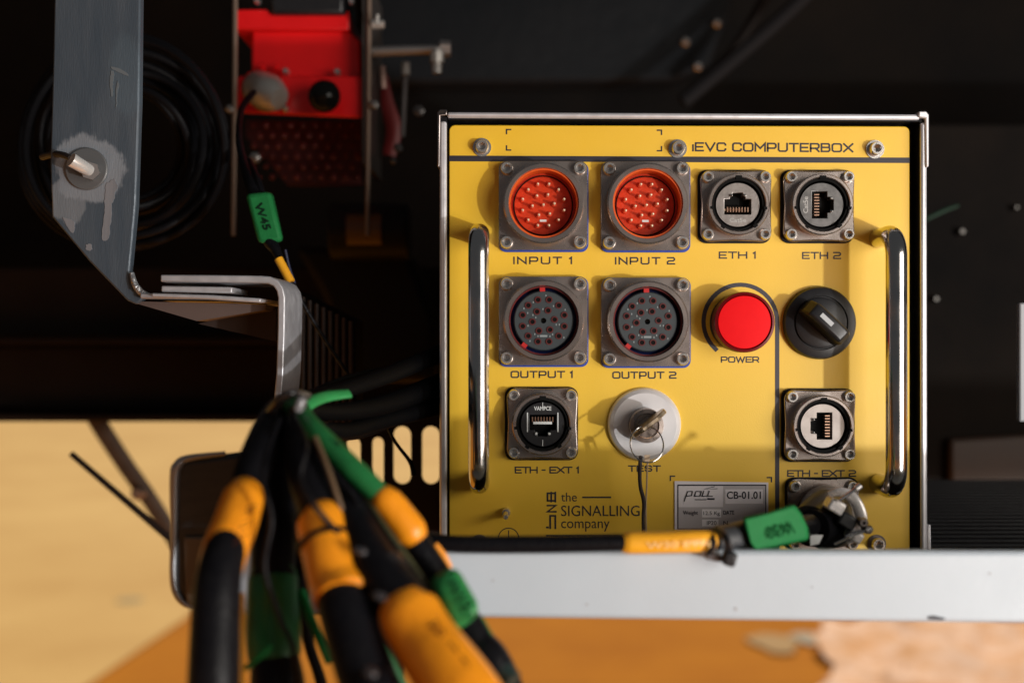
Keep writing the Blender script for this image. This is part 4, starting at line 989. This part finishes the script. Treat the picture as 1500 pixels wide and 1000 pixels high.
# A leftmost
A_ = cable('leftmost cable of the bundle, thick and black with an orange sleeve near its top',
   [(425, 588, -.10, 36), (402, 612, -.12, 46), (378, 665, -.14, 50), (358, 725, -.155, 52), (338, 780, -.165, 56), (322, 835, -.175, 66), (316, 900, -.18, 72), (311, 1060, -.185, 78), (300, 1400, -.17, 76)])
s1 = sleeve(A_, [(358, 722, -.155, 50), (357, 727, -.156, 60), (345, 765, -.162, 64), (330, 805, -.168, 68), (322, 834, -.172, 66), (320, 840, -.173, 60)], ORG, 'orange_sleeve')
p = PX(362, 742, -.1672); q = PX(342, 798, -.1757); r_ = q-p; u_ = Vector((.0030, 0, .0010))
ftext('BR 12 TL', (p, r_, u_), m=mat('sleeve_ink', (.18, .04, .005), .5), parent=s1, name='print', label=False, bold=.01)
# B middle
B_ = cable('middle black cable whose orange sleeve is banded by a thin black tie',
   [(432, 590, -.11, 34), (440, 640, -.135, 50), (452, 700, -.15, 58), (470, 758, -.16, 60), (490, 830, -.17, 68), (508, 900, -.18, 80), (540, 1000, -.19, 86), (556, 1060, -.195, 88), (610, 1400, -.18, 84)])
s2 = sleeve(B_, [(468, 757, -.16, 56), (470, 762, -.161, 72), (476, 790, -.165, 76), (484, 815, -.169, 78), (494, 850, -.173, 82), (502, 874, -.177, 88), (503, 879, -.178, 80)], ORG, 'orange_sleeve')
obj('tie_band', tube(pxt([(476.5, 792, -.1654, 85), (478, 798, -.1662, 85)], 2), 28), RUB, B_)
# D big orange low
D_ = cable('thick black cable low in the middle with the largest orange sleeve',
   [(436, 596, -.11, 30), (462, 655, -.13, 46), (500, 730, -.15, 60), (545, 820, -.17, 72), (590, 885, -.18, 82), (640, 960, -.19, 92), (702, 1060, -.20, 94), (760, 1165, -.20, 92), (880, 1400, -.19, 92)])
s4 = sleeve(D_, [(598, 896, -.182, 84), (601, 902, -.183, 94), (625, 940, -.188, 98), (660, 990, -.196, 106), (702, 1055, -.203, 112), (760, 1160, -.203, 112)], ORG, 'orange_sleeve')
p = PX(622, 922, -.1955); q = PX(674, 996, -.2058); r_ = q-p; u_ = Vector((.0035, 0, .0030))
ftext('BR 48 TL', (p, r_, u_), m=MC['sleeve_ink'], parent=s4, name='print', label=False)
obj('tie_band', tube(pxt([(556, 836, -.172, 80), (566, 850, -.174, 82)], 2), 24), BPL, D_)
# C green tube, orange, black, green tag
C_ = cable('green and black cable running down right over the white beam with a green flag marker',
   [(430, 592, -.12, 26), (458, 628, -.14, 28), (508, 676, -.15, 30), (560, 728, -.154, 32), (592, 765, -.155, 36), (625, 820, -.157, 44), (662, 880, -.158, 46), (700, 940, -.162, 50), (745, 1020, -.166, 54), (880, 1400, -.16, 52)])
sleeve(C_, [(430, 594, -.122, 30), (458, 630, -.14, 33), (508, 678, -.15, 34), (548, 716, -.154, 34), (571, 740, -.155, 31)], mat('mid_green_sleeve', (.013, .15, .040), .42, 0, (70, .7, (.010, .10, .028)), (240, .3, .001)), 'green_sleeve')
sleeve(C_, [(564, 731, -.1545, 38), (566, 734, -.155, 46), (585, 757, -.156, 47), (603, 780, -.157, 48), (605, 783, -.157, 38)], ORG, 'orange_sleeve')
obj('orange_tab', tube(pxt([(636, 798, -.138, 12), (648, 815, -.138, 15), (658, 832, -.138, 12)], 4), 12, flat=.5), ORG, C_)
mk2 = obj('green_flag', hexa([PX(626, 846, -.176), PX(668, 827, -.176), PX(706, 893, -.180), PX(694, 905, -.184), PX(664, 928, -.182)], [PX(628, 850, -.158), PX(668, 827, -.158), PX(706, 893, -.162), PX(694, 905, -.16), PX(666, 928, -.164)]), mat('flag_green', (.022, .23, .062), .46, 0, (70, .6, (.016, .15, .04)), (240, .3, .001)), C_, bevel=.003)
p = PX(648, 850, -.1785); q = PX(678, 898, -.1835); ftext('W12', (p, (q-p), Vector((-.0035, 0, -.0025))*-1), m=MC['black_print'], parent=mk2, name='print', label=False, bold=.02)
obj('green_edge', tube(pxt([(704, 905, -.16, 9), (728, 950, -.165, 9), (756, 1005, -.168, 10)], 4), 8), GRN, C_)
obj('end_knob', tube(pxt([(738, 982, -.185, 30), (752, 996, -.187, 30)], 2), 14), mat('teal_black', (.012, .03, .028), .5), C_)
# E dark green between A and B
E_ = cable('black cable between the leftmost and middle ones with a dark green sleeve',
   [(420, 600, -.10, 30), (410, 680, -.115, 56), (402, 770, -.13, 64), (400, 850, -.14, 64), (402, 950, -.15, 70), (410, 1060, -.155, 84), (420, 1400, -.145, 80)])
sleeve(E_, [(400, 846, -.14, 64), (400, 850, -.14, 74), (400, 900, -.146, 78), (401, 945, -.15, 80), (402, 962, -.151, 78)], GRD, 'dark_green_sleeve')
obj('green_edge', tube(pxt([(360, 978, -.165, 9), (378, 962, -.17, 9), (398, 946, -.17, 7)], 4), 8), GRN, E_)
# fillers of the bundle
for lab, pts in (('black cable hidden between the middle and the largest sleeve', [(440, 600, -.10, 34), (480, 690, -.115, 46), (520, 780, -.13, 54), (545, 850, -.135, 50), (560, 930, -.14, 46), (575, 1050, -.145, 50), (620, 1400, -.14, 48)]),
                 ('black cable running close behind the green sleeve', [(440, 602, -.095, 28), (500, 680, -.11, 36), (560, 760, -.12, 44), (590, 830, -.125, 40), (622, 900, -.13, 46), (690, 1050, -.14, 50), (800, 1400, -.13, 48)]),
                 ('rearmost black cable behind the middle orange sleeve', [(425, 600, -.09, 36), (440, 700, -.1, 56), (448, 800, -.11, 46), (440, 855, -.115, 26), (452, 940, -.12, 16), (480, 1050, -.12, 18), (520, 1400, -.11, 18)])):
    cable(lab, pts)
o = obj('green_wire', tube(pxt([(441, 865, -.14, 13), (455, 905, -.145, 14), (470, 940, -.15, 13), (482, 970, -.15, 11)], 5), 10), GRN); tag(o, 'thin green wire hanging between the middle cable and the dark green sleeve', 'wire')
o = obj('green_wire', tube(pxt([(552, 935, -.15, 15), (575, 975, -.15, 16), (600, 1030, -.15, 16)], 5), 10), mat('wire_green2', (.015, .15, .04), .45)); tag(o, 'green wire showing left of the largest orange sleeve', 'wire')
# thin strands, clips and ties tangled in the bundle
for lab, pts, m in (('thin black strand twisting over the middle cable above its orange sleeve', [(425, 600, -.135, 9), (448, 650, -.165, 9), (440, 700, -.172, 9), (462, 742, -.176, 9), (500, 790, -.17, 8), (520, 860, -.16, 8)], RUB),
                    ('thin black strand crossing from the tie to the right under the green sleeve', [(436, 604, -.13, 8), (470, 668, -.152, 8), (520, 730, -.16, 9), (548, 800, -.165, 8), (612, 872, -.168, 8), (650, 1000, -.17, 8), (700, 1400, -.16, 8)], RUB),
                    ('thin tan strand between the two inner black cables', [(462, 640, -.150, 8), (482, 690, -.158, 8), (500, 745, -.162, 9), (520, 800, -.160, 8)], mat('tan_wire', (.12, .075, .04), .5)),
                    ('thin yellow wire hanging left of the dark green sleeve', [(352, 868, -.15, 12), (352, 900, -.152, 14), (350, 948, -.155, 14), (352, 1020, -.155, 11), (350, 1400, -.15, 10)], YSL),
                    ('thin olive strand running beside the largest cable', [(520, 700, -.148, 7), (560, 765, -.162, 7), (602, 822, -.168, 7), (628, 860, -.17, 7)], mat('olive_wire', (.06, .06, .025), .5)),
                    ('thin black strand curling between the leftmost and middle sleeves', [(410, 612, -.14, 8), (385, 690, -.165, 8), (398, 760, -.17, 8), (388, 830, -.17, 8), (410, 905, -.17, 8), (436, 1000, -.17, 9), (450, 1400, -.16, 9)], RUB)):
    t = cable(lab, pts, 'thin_strand'); t.children[0].data.materials[0] = m
for x, y, d, lab in ((528, 806, -.178, 'small dark clip shining right of the middle orange sleeve'), (556, 872, -.195, 'dark clip just above the largest orange sleeve'), (543, 984, -.215, 'dark clip low on the middle cable near the bottom edge')):
    o = obj('cable_clip', boxw(PX(x, y, d), (W(22, d), .004, W(12, d)), rot=Matrix.Rotation(.35, 3, 'Y')), mat('shiny_clip', (.03, .03, .034), .16, spec=.6), bevel=.0012); tag(o, lab, 'clip')
# knot of the bundle
KN = thing('bundle_tie', PX(428, 592, -.12), 'shiny black tie gathering the cables under the bent angle', 'cable tie')
obj('band', tube(pxt([(396, 604, -.128, 16), (412, 584, -.135, 14), (432, 576, -.135, 12), (452, 580, -.125, 12)], 6), 14, flat=.6), mat('gloss_tie', (.02, .02, .022), .15, coat=.5), KN)
obj('tie_head', boxw(PX(440, 592, -.138), (W(14, -.14), .006, W(24, -.14)), rot=Matrix.Rotation(.35, 3, 'Y')), mat('clear_grey_tie', (.16, .16, .17), .2), KN, bevel=.0012)
# cables running right from the knot towards the back
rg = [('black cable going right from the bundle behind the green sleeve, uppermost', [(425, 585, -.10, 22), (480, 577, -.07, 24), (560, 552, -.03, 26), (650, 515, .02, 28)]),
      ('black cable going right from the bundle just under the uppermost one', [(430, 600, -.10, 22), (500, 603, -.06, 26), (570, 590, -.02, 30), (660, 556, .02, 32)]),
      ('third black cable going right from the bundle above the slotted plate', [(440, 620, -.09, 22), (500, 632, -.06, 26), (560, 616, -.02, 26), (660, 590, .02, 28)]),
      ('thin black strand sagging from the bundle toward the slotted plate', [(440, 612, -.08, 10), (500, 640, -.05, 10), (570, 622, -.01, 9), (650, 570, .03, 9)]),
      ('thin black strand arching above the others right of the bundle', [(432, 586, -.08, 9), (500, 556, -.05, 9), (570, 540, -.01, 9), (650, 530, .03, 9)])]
RUBSH = mat('shaded_rubber', (.0018, .0018, .0022), .6, spec=.06)  # cable rubber darkened, shade beside the bundle put into its colour
for lab, pts in rg: cable(lab, pts).children[0].data.materials[0] = RUBSH
o = obj('green_band', tube(pxt([(446, 600, -.105, 14), (458, 588, -.10, 19), (480, 580, -.092, 19), (512, 576, -.085, 16)], 6), 14, flat=.4), mat('band_green', (.03, .27, .075), .42, 0, (80, .5, (.02, .2, .05)), (240, .3, .001))); tag(o, 'bright green tape band wrapped to the right of the bundle tie', 'tape')
o = obj('thin_wire', tube(pxt([(555, 585, .05, 5), (575, 640, .05, 5), (600, 675, .05, 6), (606, 695, .05, 8)], 5), 8), RUB); tag(o, 'thin black wire crossing in front of the slotted plate', 'wire')
